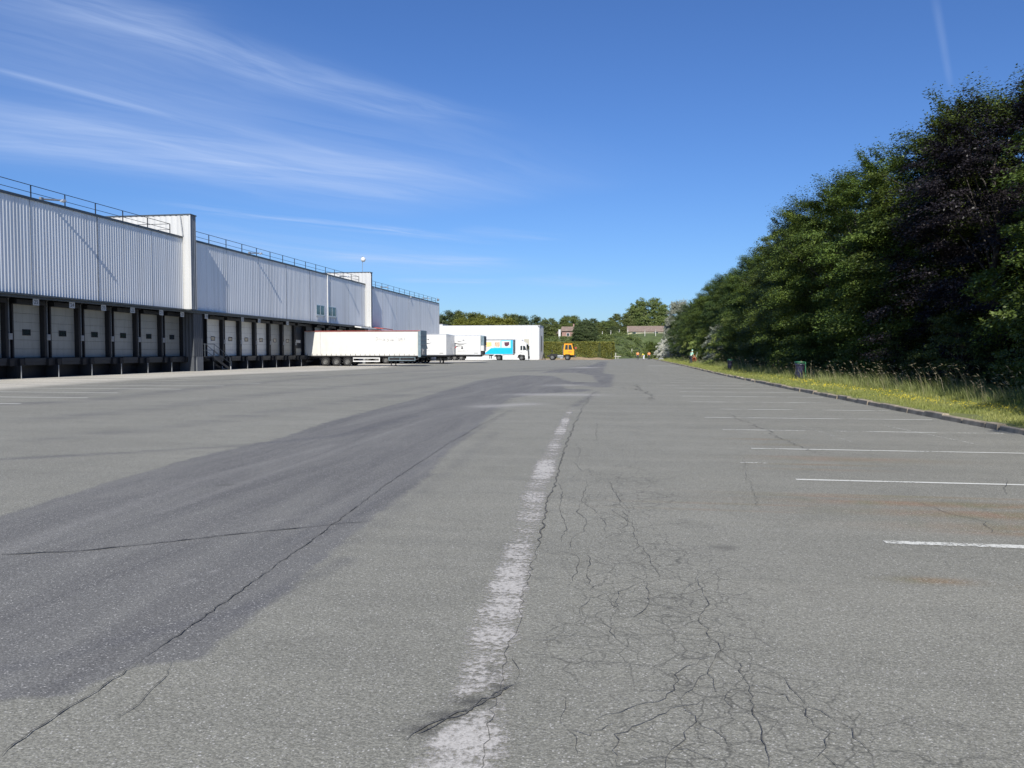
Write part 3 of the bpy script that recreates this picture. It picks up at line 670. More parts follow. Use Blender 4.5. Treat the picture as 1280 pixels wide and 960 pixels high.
wpart(MB().cyl((FX+.06,Yw+.55,ZB),(FX+.06,Yw+.55,ZT-.1),.05,n=8), 'downpipe', white_p)
m = MB()
for k in range(1,9):
    y = YW0+5.9*k
    if y < YF1-1: wpart(MB().box(FX-.02,FX+.012,y-.02,y+.02,ZB+.02,ZT-.1), 'panel_joint', galv)
for k in range(1,7): wpart(MB().box(FX-.02,FX+.012,YF1+.82+6.0*k-.02,YF1+.82+6.0*k+.02,ZB+.02,ZT-.12), 'panel_joint', galv)
for k in range(1,6): wpart(MB().box(FX-.02,FX+.012,YF2+.9+6.6*k-.02,YF2+.9+6.6*k+.02,ZB-2,ZT-.2), 'panel_joint', galv)
# windows on the upper wall
for (y0,y1) in ((83.85,86.25),(87.35,89.9)):
    fr = MB(); z0,z1 = 5.85,7.05
    fr.box(FX-.05,FX+.035,y0,y0+.09,z0,z1).box(FX-.05,FX+.035,y1-.09,y1,z0,z1).box(FX-.05,FX+.034,y0+.091,y1-.091,z1-.09,z1).box(FX-.05,FX+.034,y0+.091,y1-.091,z0,z0+.09).box(FX-.05,FX+.034,(y0+y1)/2-.05,(y0+y1)/2+.05,z0+.091,z1-.091)
    w = wpart(fr, 'window', alu); gl = MB().box(FX-.03,FX+.010,y0+.08,y1-.08,z0+.08,z1-.08).build('pane', glass_t, w)
    wpart(MB().box(FX+.002,FX+.16,y0-.05,y1+.05,z0-.09,z0-.02).box(FX+.002,FX+.05,y0+.2,y0+.26,z0-.55,z0-.1).box(FX+.002,FX+.05,y1-.26,y1-.2,z0-.55,z0-.1), 'window_sill', alu)
# dock wall, platform, pit
m = MB()
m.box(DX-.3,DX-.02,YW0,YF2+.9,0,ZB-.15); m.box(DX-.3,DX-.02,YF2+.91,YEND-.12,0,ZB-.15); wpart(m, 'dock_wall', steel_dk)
m = MB(); m.box(DX-.019,DX+.55,YW0,60.2,.78,1.24); m.box(DX-.019,DX+.55,60.21,YEND-.2,.78,1.24); wpart(m, 'dock_platform', dark_conc)
def dock(y0, w=2.22, door=doorm, num=None, openn=False, label=None):
    yc = y0+w/2
    if not openn:
        d = MB()
        for k in range(6):
            z0 = 1.25+k*.545; d.box(DX-.015,DX+.03,y0,y0+w,z0+.006,z0+.539)
        o = wpart(d, 'dock_door', door, bevel=.006)
        fr = MB(); a = yc-.33; b = yc+.33
        fr.box(DX+.031,DX+.05,a,b,2.62,2.67).box(DX+.031,DX+.05,a,b,2.95,3.0).box(DX+.031,DX+.05,a,a+.05,2.671,2.949).box(DX+.031,DX+.05,b-.05,b,2.671,2.949)
        wf = fr.build('window_frame', rubber, o); MB().box(DX+.031,DX+.038,a+.052,b-.052,2.672,2.948).build('window', glass, o)
    # lintel and rubber shelter flaps
    m = MB().box(DX-.01,DX+.42,y0-.05,y0+w+.05,4.53,4.80); wpart(m, 'lintel', steel_dk)
    wpart(MB().box(DX-.01,DX+.34,y0+w+.02,y0+w+.16,1.25,4.52), 'dock_shelter', rubber); wpart(MB().box(DX-.01,DX+.16,y0-.14,y0-.02,1.25,4.52), 'dock_shelter', rubber)
    # pier between bays
    wpart(MB().box(DX-.01,DX+.30,y0+w+.17,y0+w+.30,1.25,ZB-.35).box(DX-.01,DX+.10,y0+w+.301,y0+w+.62,1.25,ZB-.35), 'pier', steel_dk)
    m = MB().cyl((DX+.24,y0+w+.38,1.25),(DX+.24,y0+w+.38,ZB-.2),.025,n=6); wpart(m, 'conduit', galv)
    m = MB().box(DX+.19,DX+.36,y0+w+.24,y0+w+.52,2.35,2.72).box(DX+.361,DX+.372,y0+w+.30,y0+w+.46,2.50,2.66); wpart(m, 'control_box', boxm, bevel=.01)
    # leveller lip, bumpers, concrete fin
    m = MB().box(DX+.552,DX+.62,y0+.25,y0+w-.25,.98,1.22).box(DX+.552,DX+.60,y0+.3,y0+w-.3,.80,.975); wpart(m, 'dock_leveller', steel_dk)
    wpart(MB().box(DX+.552,DX+.72,y0-.22,y0+.12,.75,1.18), 'dock_bumper', rubber, bevel=.02); wpart(MB().box(DX+.552,DX+.72,y0+w-.12,y0+w+.2,.75,1.18), 'dock_bumper', rubber, bevel=.02)
    m = MB().box(DX+.0,FX-.50,y0-.47,y0-.39,0,.775); wpart(m, 'pit_fin_wall', dark_conc)
    m = MB().cyl((FX-.45,y0-.43,.0),(FX-.45,y0-.43,.77),.03,n=8); wpart(m, 'guard_post', boxm)
def sign(y, num):
    m = MB().box(FX-.03,FX+.0,y-.24,y+.24,4.42,4.83); o = wpart(m, 'dock_number_sign', signw)
    text_mesh('number', str(num), .34, signb, o, (FX+.003,y,4.61), (math.pi/2,0,math.pi/2), .001)
    t2 = MB().box(FX-.02,FX-.01,y-.02,y+.02,4.83,ZB-.26).build('bracket', galv, o)
n1 = 25
for i in range(-4, 6):
    y0 = 41.45+3.06*i; dock(y0, w=2.2 if i < 5 else 2.15)
for i, y in enumerate((38.8,41.8,44.85,47.85,50.95,54.4,57.2)): sign(y, 26-i)
for i in range(7): dock(62.95+3.03*i, door=doorm_b if i < 4 else doorm, openn=(i == 6))
for i, y in enumerate((60.75,66.9,70.15,76.4)): sign(y, (18,17,16,14)[i])
for i in range(4): dock(86.4+3.5*i, openn=(i in (1,3)))
for i in range(11): dock(103.4+3.4*i, openn=(i in (0,2)))
# open bay with pallets-pale load behind
wpart(MB().box(DX-.01,DX+.06,81.3,82.6,1.25,2.0), 'half_open_door', doorm)
wpart(MB().box(DX-.01,DX+.05,81.35,82.55,2.62,2.95), 'half_open_door_window', signw)
# pier wall below the first firewall
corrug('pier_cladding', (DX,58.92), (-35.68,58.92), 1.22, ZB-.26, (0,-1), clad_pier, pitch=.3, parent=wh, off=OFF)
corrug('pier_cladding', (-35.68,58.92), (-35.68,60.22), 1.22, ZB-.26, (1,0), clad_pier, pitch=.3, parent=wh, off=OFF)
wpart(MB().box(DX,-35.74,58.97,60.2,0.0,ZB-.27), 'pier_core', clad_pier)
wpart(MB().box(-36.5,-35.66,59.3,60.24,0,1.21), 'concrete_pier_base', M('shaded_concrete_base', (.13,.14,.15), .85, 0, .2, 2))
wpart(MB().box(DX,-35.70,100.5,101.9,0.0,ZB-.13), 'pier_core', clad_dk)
# access stair (runs down towards +Y in front of the platform)
st = MB(); ys0, ys1 = 61.2, 63.4
st.box(-36.42,-35.62,60.4,61.9,1.17,1.235)
for k in range(6):
    st.box(-36.40,-35.64,61.9+.42*k+.1,61.9+.42*(k+1)+.06,1.235-.175*(k+1)-.03,1.235-.175*(k+1))
for x in (-36.43,-35.62): st.prism([(61.85,1.05),(61.85,1.25),(64.6,.13),(64.6,-.0),(64.35,-.0)], 'x', x, x+.03)
sto = wpart(st, 'access_stair', steel_dk)
hr = MB()
for x in (-36.41,-35.61):
    hr.tube([(x,60.42,1.24),(x,60.42,2.28),(x,61.9,2.28),(x,64.55,1.1),(x,64.55,0)], .025)
    hr.tube([(x,60.42,1.75),(x,61.9,1.75),(x,64.55,.6)], .018); hr.cyl((x,61.9,1.2),(x,61.9,2.28),.025); hr.cyl((x,63.2,.6),(x,63.2,1.70),.02)
hr.tube([(-36.41,60.42,2.28),(-35.61,60.42,2.28)],.025); hr.tube([(-36.41,60.42,1.75),(-35.61,60.42,1.75)],.018)
hr.build('handrail', trim_dk, sto)
MB().cyl((-35.61,64.6,0),(-35.61,64.6,.32),.05).cyl((-36.41,64.6,0),(-36.41,64.6,.32),.05).cyl((-36.41,64.6,.12),(-35.61,64.6,.12),.03).build('stair_foot_rail', white_p, sto)
# roof edge railing
def railing(ys, x=-35.85, z=ZT, ret=True):
    m = MB(); zt = z+.86
    for y in ys: m.box(x-.03,x+.03,y-.02,y+.02,z-.2,zt)
    m.cyl((x,ys[0],zt),(x,ys[-1],zt),.022,n=6); m.cyl((x,ys[0],z+.42),(x,ys[-1],z+.42),.018,n=6)
    if ret:
        m.cyl((x,ys[-1],zt),(x-9,ys[-1],zt),.022,n=6); m.cyl((x,ys[-1],z+.42),(x-9,ys[-1],z+.42),.018,n=6)
        for k in range(1,4): m.box(x-3*k-.03,x-3*k+.03,ys[-1]-.02,ys[-1]+.02,z-.2,zt)
    wpart(m, 'roof_railing', steel_dk)
railing([39.05+2.84*k-2.84*6 for k in range(13)])
railing([58.9+2.84*k for k in range(15)], z=ZT-.02)
railing([102.6+2.84*k for k in range(14)], z=ZT-.1)
# floodlights on arms at the parapet
for (y, L) in ((43.6,.42),(69.6,.40),(92.6,.40),(108.5,.40),(131.5,.40)):
    m = MB().cyl((FX-.1,y-1.0,ZT+.16),(FX+L,y,ZT+.26),.055,n=8).box(FX-.18,FX-.02,y-1.15,y-.95,ZT+.07,ZT+.26)
    o = wpart(m, 'floodlight', galv)
    h = MB().prism([(FX+L-.02,ZT+.20),(FX+L+.20,ZT+.32),(FX+L+.25,ZT+.24),(FX+L+.03,ZT+.13)], 'y', y-.14, y+.14).build('lamp_head', alu, o)
for y in (103.6,122.0):
    m = MB().box(FX+.02,FX+.2,y-.12,y+.12,ZT-.35,ZT-.12).cyl((FX,y,ZT-.2),(FX+.05,y,ZT-.2),.03); wpart(m, 'wall_lamp', alu, bevel=.02)
# mast with a small white dish on the second firewall
m = MB().cyl((FX-.5,YF2+.4,12.4),(FX-.5,YF2+.4,14.6),.03,n=8); o = wpart(m, 'antenna_mast', galv)
MB().ball((FX-.35,YF2+.3,14.15),.34,12,1.0).build('dish', white_p, o, smooth=True)
MB().cyl((FX-.8,YF2+.4,14.3),(FX-.2,YF2+.4,14.3),.015,n=6).cyl((FX-.8,YF2+.4,14.5),(FX-.4,YF2+.4,14.5),.012,n=6).build('aerial', galv, o)
wpart(MB().cyl((FX-.1,YEND-1,ZT),(FX-.1,YEND-1,ZT+1.0),.03).ball((FX,YEND-.6,ZT+.55),.25,8), 'end_beacon', galv)
# white and red canopies sticking out over the docks by the second firewall
wpart(MB().prism([(FX+.26,4.98),(FX+1.15,4.86),(FX+1.15,4.70),(FX+.26,4.82)], 'y', 95.6, 101.6), 'white_canopy', white_p)
wpart(MB().prism([(FX+.08,5.10),(FX+1.9,4.86),(FX+1.9,4.74),(FX+.08,4.95)], 'y', 102.2, 106.6), 'red_canopy', redp)

# ------------------------------------------------------------------ white storage building
wb = empty('white_building', (-29.2,159,0), 0, 'plain white panelled building standing behind the blue and white lorry', 'building')
WO = (29.2,-159,0); X0,X1,Y0,Y1,H = -40.5,-18.7,159.0,166.2,7.12
def bpart(mb, name, mat, **k): return mb.build(name, mat, wb, WO, **k)
corrug('wall_cladding', (X0,Y0), (X1-.5,Y0), 0, H, (0,-1), clad_far, pitch=1.0, depth=.02, parent=wb, off=WO, frac=(.9,.02,.06,.02))
corrug('wall_cladding', (X1,Y0+.5), (X1,Y1), 0, H, (1,0), clad_far, pitch=1.0, depth=.02, parent=wb, off=WO, frac=(.9,.02,.06,.02))
corrug('wall_cladding', (X1,Y1), (X0,Y1), 0, H, (0,1), clad_far, pitch=1.0, depth=.02, parent=wb, off=WO, frac=(.9,.02,.06,.02))
corrug('wall_cladding', (X0,Y1), (X0,Y0), 0, H, (-1,0), clad_far, pitch=1.0, depth=.02, parent=wb, off=WO, frac=(.9,.02,.06,.02))
bpart(MB().prism([(X1-.5,Y0),(X1-.15,Y0+.15),(X1,Y0+.5),(X1-.02,Y0+.5),(X1-.17,Y0+.17),(X1-.5,Y0+.02)], 'z', 0, H), 'rounded_corner', clad_far)
bpart(MB().box(X0+.04,X1-.04,Y0+.06,Y1-.04,H-.30,H-.08), 'roof', roofm)
bpart(MB().box(X0-.03,X1-.5,Y0-.03,Y0+.05,H+.002,H+.06).box(X1-.05,X1+.05,Y0+.5,Y1,H+.002,H+.06), 'roof_trim', clad_far)
bpart(MB().box(X1-.35,X1+.1,Y0+.9,Y0+2.6,H+.062,H+.20), 'roof_flashing', trim_dk)
bpart(MB().box(X1+.002,X1+.05,Y0+2.3,Y0+4.6,1.9,5.0), 'side_opening', clad_dk)
bpart(MB().box(X1-3.25,X1-2.2,Y0-.05,Y0-.002,2.6,4.3), 'wall_panel', M('grey_brown_panel', (.42,.40,.32), .6))
m = MB()
for i in range(24):
    a = 2*math.pi*i/24; b = 2*math.pi*(i+1)/24
    m.cyl((X1-5.1+.42*math.cos(a),Y0-.02,4.15+.17*math.sin(a)),(X1-5.1+.42*math.cos(b),Y0-.02,4.15+.17*math.sin(b)),.035,n=5)
bpart(m, 'oval_emblem', greyink)
gb = empty('grey_annexe', (-45,168,0), 0, 'low pale grey wall block seen between the warehouse end and white building', 'building')
MB().box(-6,3.4,0,5,0,7.75).build('wall', clad, gb); MB().box(-6.1,3.5,-.1,5.1,7.752,7.85).build('roof_edge', clad_w, gb)
MB().box(2.3,2.8,-.03,-.002,6.9,7.4).build('blue_sign', bluep, gb)

# ------------------------------------------------------------------ vehicles
def wheel(parent, x, y, r=.5, w=.3, side=-1, name='wheel'):
    """wheel whose outer face looks towards side*Y"""
    ya, yb = (y, y+w) if side < 0 else (y-w, y)
    m = MB(); n = 20; prof = [(.62*r,ya),(.93*r,ya),(r,ya+.05),(r,yb-.05),(.93*r,yb),(.62*r,yb)]
    V = []; 
    for i in range(n):
        t = 2*math.pi*i/n
        for (q,yy) in prof: V.append((x+q*math.cos(t), yy, r+q*math.sin(t)))
    k = len(prof); fs = [(i*k+j, i*k+(j+1)%k, ((i+1)%n)*k+(j+1)%k, ((i+1)%n)*k+j) for i in range(n) for j in range(k)]
    m.add(V, fs); ty = m.build(name, tyre, parent, smooth=False)
    yo = ya if side < 0 else yb; s = 1 if side < 0 else -1
    m = MB().cyl((x,yo+s*.10,r),(x,yo+s*.12,r),.50*r,n=20); 
    for i in range(10):
        a = 2*math.pi*i/10; m.cyl((x+.36*r*math.cos(a),yo+s*.07,r+.36*r*math.sin(a)),(x+.36*r*math.cos(a),yo+s*.10,r+.36*r*math.sin(a)),.03,n=5)
    m.cyl((x,yo+s*.02,r),(x,yo+s*.11,r),.22*r,.26*r,n=12)
    for i in range(20):
        a = 2*math.pi*i/20; b = 2*math.pi*(i+1)/20
        m.cyl((x+.52*r*math.cos(a),yo+s*.03,r+.52*r*math.sin(a)),(x+.52*r*math.cos(b),yo+s*.03,r+.52*r*math.sin(b)),.025,n=5)
    m.build('rim', rimm, ty)
    return ty
def plate(pts, y, th=.006):
    return MB().prism(pts, 'y', y-th, y)
def trailer(name, loc, label, L=13.6, kind='curtain', legs=3.0, top=4.0, logo=None, group=None):
    t = empty(name, loc, 0, label, 'trailer', group)
    W = 2.55; zb = 1.18
    if kind == 'curtain':
        c = MB(); n = 60     # slightly billowing tarpaulin on both sides
        rg = random.Random(4)
        for yy, s in ((0,-1),(W,1)):
            V = []; 
            for i in range(n+1):
                for j in range(5):
                    x = .12+(L-.5)*i/n; z = zb+.02+(top-zb-.22)*j/4
                    V.append((x, yy+s*(.012*math.sin(i*.9+j)+.02*math.sin(math.pi*j/4)), z))
            F_ = [(i*5+j,(i+1)*5+j,(i+1)*5+j+1,i*5+j+1) if s < 0 else (i*5+j,i*5+j+1,(i+1)*5+j+1,(i+1)*5+j) for i in range(n) for j in range(4)]
            c.add(V, F_)
        body = c.build('side_curtain', tarp, t, smooth=True)
        MB().box(.06,L-.30,.05,W-.05,zb,top-.1).build('body', tarp, t)
        MB().box(0,L-.05,-.03,.05,top-.09,top-.02).box(0,L-.05,W-.05,W+.03,top-.09,top-.02).build('roof_rail', redp if logo == 'script' else alu, t)
        MB().box(0,L-.05,.051,W-.051,top-.1,top-.03).build('roof', tarp, t)
        m = MB().box(L-.30,L,-.02,W+.02,zb-.15,top).box(L-.31,L-.28,-.035,.0,zb,top-.18)
        m.build('front_bulkhead', bulk, t, bevel=.02)
        m = MB()
        for k in range(5): m.box(L+.002,L+.02,.1,W-.1,zb+.15+k*.52,zb+.25+k*.52)
        m.box(L+.002,L+.12,.9,1.6,1.3,1.9).cyl((L+.06,.5,1.3),(L+.06,.5,2.0),.06,n=8).build('bulkhead_fittings', galv, t)
        m = MB()
        for k in range(23):
            x = .35+.57*k; m.box(x-.018,x+.018,-.04,-.02,zb-.12,zb+.22)
        m.build('curtain_strap', chassis, t)
        for px_ in (1.9,):
            MB().box(1.86,1.92,-.035,-.022,zb,top-.2).build('curtain_post', greyink, t)
        MB().box(-.02,.0,0,W,zb,top-.02).box(0,.11,0,W,zb,top-.1).build('rear_door', alu, t)
    else:
        MB().box(0,L,0,W,zb,top).build('body', white_p, t, bevel=.03)
        MB().box(.02,L-.02,-.012,0-.002,zb+.01,zb+.08).box(.02,L-.02,-.012,-.002,top-.08,top-.02).build('side_rail', alu, t)
        if kind == 'reefer':
            MB().box(L+.002,L+.45,.30,W-.30,2.55,3.92).build('cooling_unit', bulk, t, bevel=.04)
            m = MB()
            for k in range(9): m.box(L+.451,L+.47,.4,W-.4,2.65+.13*k,2.71+.13*k)
            m.build('cooling_grille', chassis, t)
            MB().box(L+.002,L+.42,.32,W-.32,1.75,2.54).build('cooling_unit_base', white_p, t, bevel=.04)
            MB().box(L+.002,L+.3,.5,W-.5,1.25,1.74).build('battery_box', chassis, t)
    m = MB().box(.1,L-.1,.55,.72,.92,1.17).box(.1,L-.1,W-.72,W-.55,.92,1.17).box(0,L,.02,W-.02,zb-.12,zb-.003)
    for k in range(8): m.box(.6+1.6*k,.7+1.6*k,.1,W-.1,.98,1.05)
    m.build('chassis', chassis, t)
    xw = 2.45
    for k in range(3):
        for side, yy in ((-1,.0),(1,W)): wheel(t, xw+1.31*k, yy, .5, .34, side)
    m = MB()
    for k in range(3): 
        x = xw+1.31*k
        for i in range(8):
            a = math.radians(20+i*17.5); b = math.radians(20+(i+1)*17.5)
            for yy in (.02, W-.32): m.prism([(x+.57*math.cos(a),.5+.57*math.sin(a)),(x+.57*math.cos(b),.5+.57*math.sin(b)),(x+.60*math.cos(b),.5+.60*math.sin(b)),(x+.60*math.cos(a),.5+.60*math.sin(a))],'y',yy,yy+.3)
    m.build('mudguard', chassis, t)
    m = MB().cyl((xw,.3,.5),(xw,W-.3,.5),.07).cyl((xw+1.31,.3,.5),(xw+1.31,W-.3,.5),.07).cyl((xw+2.62,.3,.5),(xw+2.62,W-.3,.5),.07); m.build('axle', chassis, t)
    g0, g1 = 5.75, 8.9
    m = MB().box(g0,g1,.0,.03,.86,.98).box(g0,g1,.0,.03,.50,.62).box(g1-.05,g1,.031,.06,.5,.98).box(g0,g0+.05,.031,.06,.5,.98)
    m.box(g1-.12,g1+.002,-.003,.028,.62,.86); m.build('side_guard', alu if kind != 'curtain' else white_p, t)
    xl = L-legs
    for yy in (.35, W-.5):
        lg = MB().box(xl-.07,xl+.07,yy,yy+.14,.35,1.05).box(xl-.05,xl+.05,yy+.02,yy+.12,.04,.35).box(xl-.16,xl+.16,yy-.08,yy+.22,0,.05).build('landing_leg', chassis, t)
    MB().cyl((xl,.48,.7),(xl,W-.4,.7),.03).cyl((xl-.02,.20,.75),(xl-.02,.34,.75),.02).cyl((xl,.22,.75),(xl,.22,.5),.015).build('leg_crank', chassis, t)
    if kind == 'curtain':
        m = MB().box(9.9,13.0,.05,.10,.98,1.08).box(9.9,13.0,.05,.10,.62,.68).box(9.9,9.98,.05,.10,.69,.97).box(11.2,11.26,.05,.10,.69,.97).box(12.92,13.0,.05,.10,.69,.97); m.build('pallet_rack', bulk, t)
        MB().box(10.0,12.8,.11,.6,.66,.96).build('pallet_box', chassis, t)
    else:
        MB().box(L-6.6,L-5.0,.08,.7,.35,1.04).build('tank', chassis, t, bevel=.05)
    MB().box(.02,.08,.1,W-.1,.45,.62).box(.02,.12,.3,.4,.62,1.1).box(.02,.12,W-.4,W-.3,.62,1.1).build('rear_bumper', chassis, t)
    lg_lm = MB().box(-.03,-.0,.1,.45,.95,1.1).box(-.03,-.0,W-.45,W-.1,.95,1.1).build('tail_light', redp, t)
    if logo == 'script':   # faint worn lettering high on the curtain
        m = MB(); rg = random.Random(21); x = 8.45
        def strok(P, r=.022):
            for a, b in zip(P[:-1], P[1:]): m.cyl((a[0],-.028,a[1]),(b[0],-.028,b[1]),r,n=5)
        zb_ = 2.98
        strok([(8.45,3.15),(8.62,3.3),(8.72,3.1),(8.5,2.88)]); strok([(8.8,3.0),(8.95,3.12),(9.05,2.98),(9.2,3.05)])
        strok([(9.2,2.93),(9.6,2.93)],.02); strok([(9.35,3.18),(9.42,2.9),(9.55,3.1)],.03)
        strok([(9.75,3.0),(9.9,3.1),(9.98,2.95),(9.8,2.8),(9.7,2.85)]); strok([(10.1,2.95),(10.6,2.92)],.035); strok([(10.3,3.12),(10.38,2.82),(10.5,3.12)],.03)
        strok([(10.75,3.2),(10.95,3.2)],.02); strok([(11.15,3.18),(11.17,2.85)],.05); strok([(11.35,3.22),(11.35,2.9),(11.5,3.2),(11.55,2.9)],.022); strok([(11.8,3.2),(11.78,2.92)],.03); strok([(12.0,3.18),(12.03,2.85),(12.12,2.9)],.025)
        m.build('lettering', greyink, t)
        MB().box(11.9,12.4,-.032,-.026,1.3,3.6).build('repair_patch', M('grey_patch_tarpaulin', (.72,.71,.66), .5), t)
    if logo == 'boat':     # dark hull and sail strokes above a red swoosh with a small dark figure
        m = MB(); x = L-3.95; y = -.016
        def P(pts, d=m): d.add([], []); d.prism([(x+a, b) for a, b in pts], 'y', y-.004, y)
        P([(0,2.98),(.35,2.86),(.9,2.78),(1.5,2.79),(2.0,2.86),(1.4,2.70),(.8,2.68),(.3,2.78)])
        P([(.55,3.22),(.95,3.10),(1.25,3.12),(.95,3.05),(.6,3.14)])
        P([(1.25,3.32),(1.5,3.36),(1.62,3.20),(1.45,3.25)])
        P([(.35,2.44),(.6,2.50),(1.0,2.52),(1.15,2.5),(1.15,2.46),(.7,2.44),(.4,2.30)])
        P([(1.17,2.50),(1.3,2.46),(1.34,2.2),(1.42,2.12),(1.36,2.05),(1.14,2.05),(1.1,2.15),(1.18,2.25)])
        m.build('boat_emblem', darkink, t)
        m = MB(); m.prism([(x+a,b) for a,b in [(-.75,1.70),(-.45,1.86),(.30,2.40),(.42,2.36),(.05,1.86),(.12,1.70)]], 'y', y-.004, y); m.build('red_swoosh', redink, t)
        m = MB(); rg = random.Random(2)
        for k in range(13): m.box(x+.62+.115*k, x+.62+.115*k+rg.uniform(.05,.09), y-.004, y, 1.70, 1.70+rg.uniform(.06,.14))
        m.build('lettering', greyink, t)
        m = MB().box(x+.05,x+.12,y-.004,y,1.42,1.56).box(L-.95,L-.4,y-.004,y,1.42,1.48); m.build('small_marks', darkink, t)
    return t
grp = None
trailer('semi_trailer', (-36.75,83.2,0), 'cream curtain-sided semi-trailer with red roof edge backed into a dock, nearest trailer', 13.65, 'curtain', 3.55, 4.02, 'script')
trailer('semi_trailer', (-37.9,100.6,0), 'white box trailer with boat emblem parked right behind the cream curtain-sided trailer', 13.5, 'box', .9, 4.0, 'boat')
trailer('semi_trailer', (-38.3,104.7,0), 'white box trailer squeezed between two boat emblem trailers, only a sliver showing', 13.5, 'box', 1.6, 4.0, 'boat')
trailer('semi_trailer', (-34.9,108.6,0), 'white refrigerated trailer with boat emblem and grey cooling unit on its front', 13.6, 'reefer', 11.0, 4.0, 'boat')

# articulated lorry: white tractor with blue picture trailer, parked crossways
lorry = empty('articulated_lorry', (-35.75,144.9,0), 0, 'white lorry with a blue picture-covered trailer parked in front of the white building', 'lorry')
def build_lorry(t):
    W = 2.55; L = 13.6; y = -.012
    MB().box(0,L,0,W,1.1,4.0).build('trailer_body', white_p, t, bevel=.03)
    MB().box(0,L,-.04,-.002,3.86,3.98).build('roof_rail', trim_dk, t)
    def gp(nm, pts, mt, d=0): MB().prism(pts, 'y', y-.004-d, y-d).build(nm, mt, t)
    gp('blue_graphic', [(7.95,1.2),(9.4,2.35),(L-.35,2.35),(L-.35,3.85),(L-.02,3.85),(L-.02,1.2)], bluep)
    gp('light_graphic', [(9.9,2.36),(9.9,2.9),(11.5,3.84),(L-.36,3.84),(L-.36,2.36)], lightblue)
    gp('white_picture_field', [(10.0,2.45),(10.0,3.6),(11.15,3.6),(11.15,2.45)], white_p, .005); gp('white_picture_field', [(11.45,2.45),(11.45,3.65),(13.05,3.65),(13.05,2.45)], white_p, .005)
    gp('picture', [(8.0,2.62),(7.95,3.45),(9.45,3.5),(9.5,2.75),(9.0,2.60)], tanink, .01); gp('picture', [(10.05,2.7),(10.1,3.5),(11.1,3.45),(11.12,2.75),(10.9,2.55)], mixink, .01)
    gp('picture', [(12.0,2.9),(11.95,3.45),(12.9,3.5),(12.9,3.0),(12.55,2.7),(12.2,2.7)], berry, .01); gp('pink_streak', [(7.7,2.2),(8.6,2.5),(8.6,2.4),(7.9,2.05)], M('pink_ink',(.8,.45,.4),.5), .01)
    MB().box(L+.002,L+.1,0,W,1.3,3.95).build('front_panel', bulk, t)
    m = MB().box(.1,L,.5,.7,.85,1.09).box(.1,L,W-.7,W-.5,.85,1.09); m.build('chassis', chassis, t)
    for k in range(3):
        for side, yy in ((-1,0),(1,W)): wheel(t, 2.4+1.31*k-1.5, yy, .5, .34, side)
    m = MB().box(4.7,9.0,-.0,.03,.80,.95).box(4.7,9.0,0,.03,.40,.52); m.build('side_guard', white_p, t)
    MB().box(4.3,9.6,.02,.05,.10,.32).build('lower_skirt', white_p, t)
    for yy in (.3,W-.45): MB().box(9.0,9.15,yy,yy+.14,.3,1.05).box(8.95,9.2,yy-.04,yy+.18,.25,.31).build('landing_leg', chassis, t)
    # tractor
    ch = MB().box(9.9,16.2,.75,.95,.7,1.0).box(9.9,16.2,W-.95,W-.75,.7,1.0); ch.build('tractor_chassis', chassis, t)
    for side, yy in ((-1,.02),(1,W-.02)):
        wheel(t, 10.85, yy, .52, .55, side); wheel(t, 15.25, yy, .52, .34, side)
    MB().prism([(9.75,.95),(10.1,1.12),(11.6,1.12),(11.75,.9),(11.55,.9),(11.35,1.06),(10.3,1.06),(9.95,.85)], 'y', .0, .6).build('mudguard', white_p, t)
    MB().box(11.6,14.45,.0,.06,.22,1.02).build('side_skirt', white_p, t, bevel=.02)
    out = [(14.1,.45),(14.1,3.55),(14.35,3.72),(15.5,3.62),(16.2,3.1),(16.42,2.2),(16.48,1.2),(16.5,.35),(15.95,.3),(15.9,.95),(15.55,1.12),(14.95,1.12),(14.6,.95),(14.5,.45)]
    MB().prism(out, 'y', .02, W-.02).build('cab', white_p, t, bevel=.04)
    MB().prism([(15.05,1.95),(15.05,2.75),(15.4,2.8),(15.4,1.95)], 'y', .006, .019).build('window', glass, t)
    MB().prism([(15.55,1.95),(15.55,2.8),(15.95,2.72),(16.18,2.0)], 'y', .006, .019).build('window', glass, t)
    MB().prism([(16.21,3.02),(16.225,3.03),(16.445,2.15),(16.43,2.14)], 'y', .15, W-.15).build('windscreen', glass, t)
    MB().prism([(14.1,3.60),(14.35,3.74),(15.3,3.66),(15.25,3.9),(14.6,4.0),(14.15,3.98)], 'y', .1, W-.1).build('roof_deflector', white_p, t, bevel=.04)
    for yy in (-.25,W+.05): MB().box(16.25,16.42,yy,yy+.2,2.0,2.75).cyl((16.3,yy+.1,2.75),(16.2,yy+(.3 if yy < 0 else -.1),2.85),.025).build('mirror', chassis, t)
    MB().box(16.49,16.56,.15,W-.15,.3,.75).build('bumper', chassis, t); 
    for yy in (.2,W-.55): MB().box(16.505,16.55,yy,yy+.35,.8,.98).build('headlight', alu, t)
    MB().prism([(15.0,1.45),(15.35,1.45),(15.35,1.5),(15.0,1.5)], 'y', .008, .019).build('door_handle', chassis, t)
build_lorry(lorry)
bol = empty('black_post', (-19.0,144.3,0), 0, 'thin black post standing at the front corner of the white lorry cab', 'post')
MB().cyl((0,0,0),(0,0,1.95),.06).build('shaft', chassis, bol); MB().box(-.2,.2,-.2,.2,0,.05).build('base', chassis, bol)

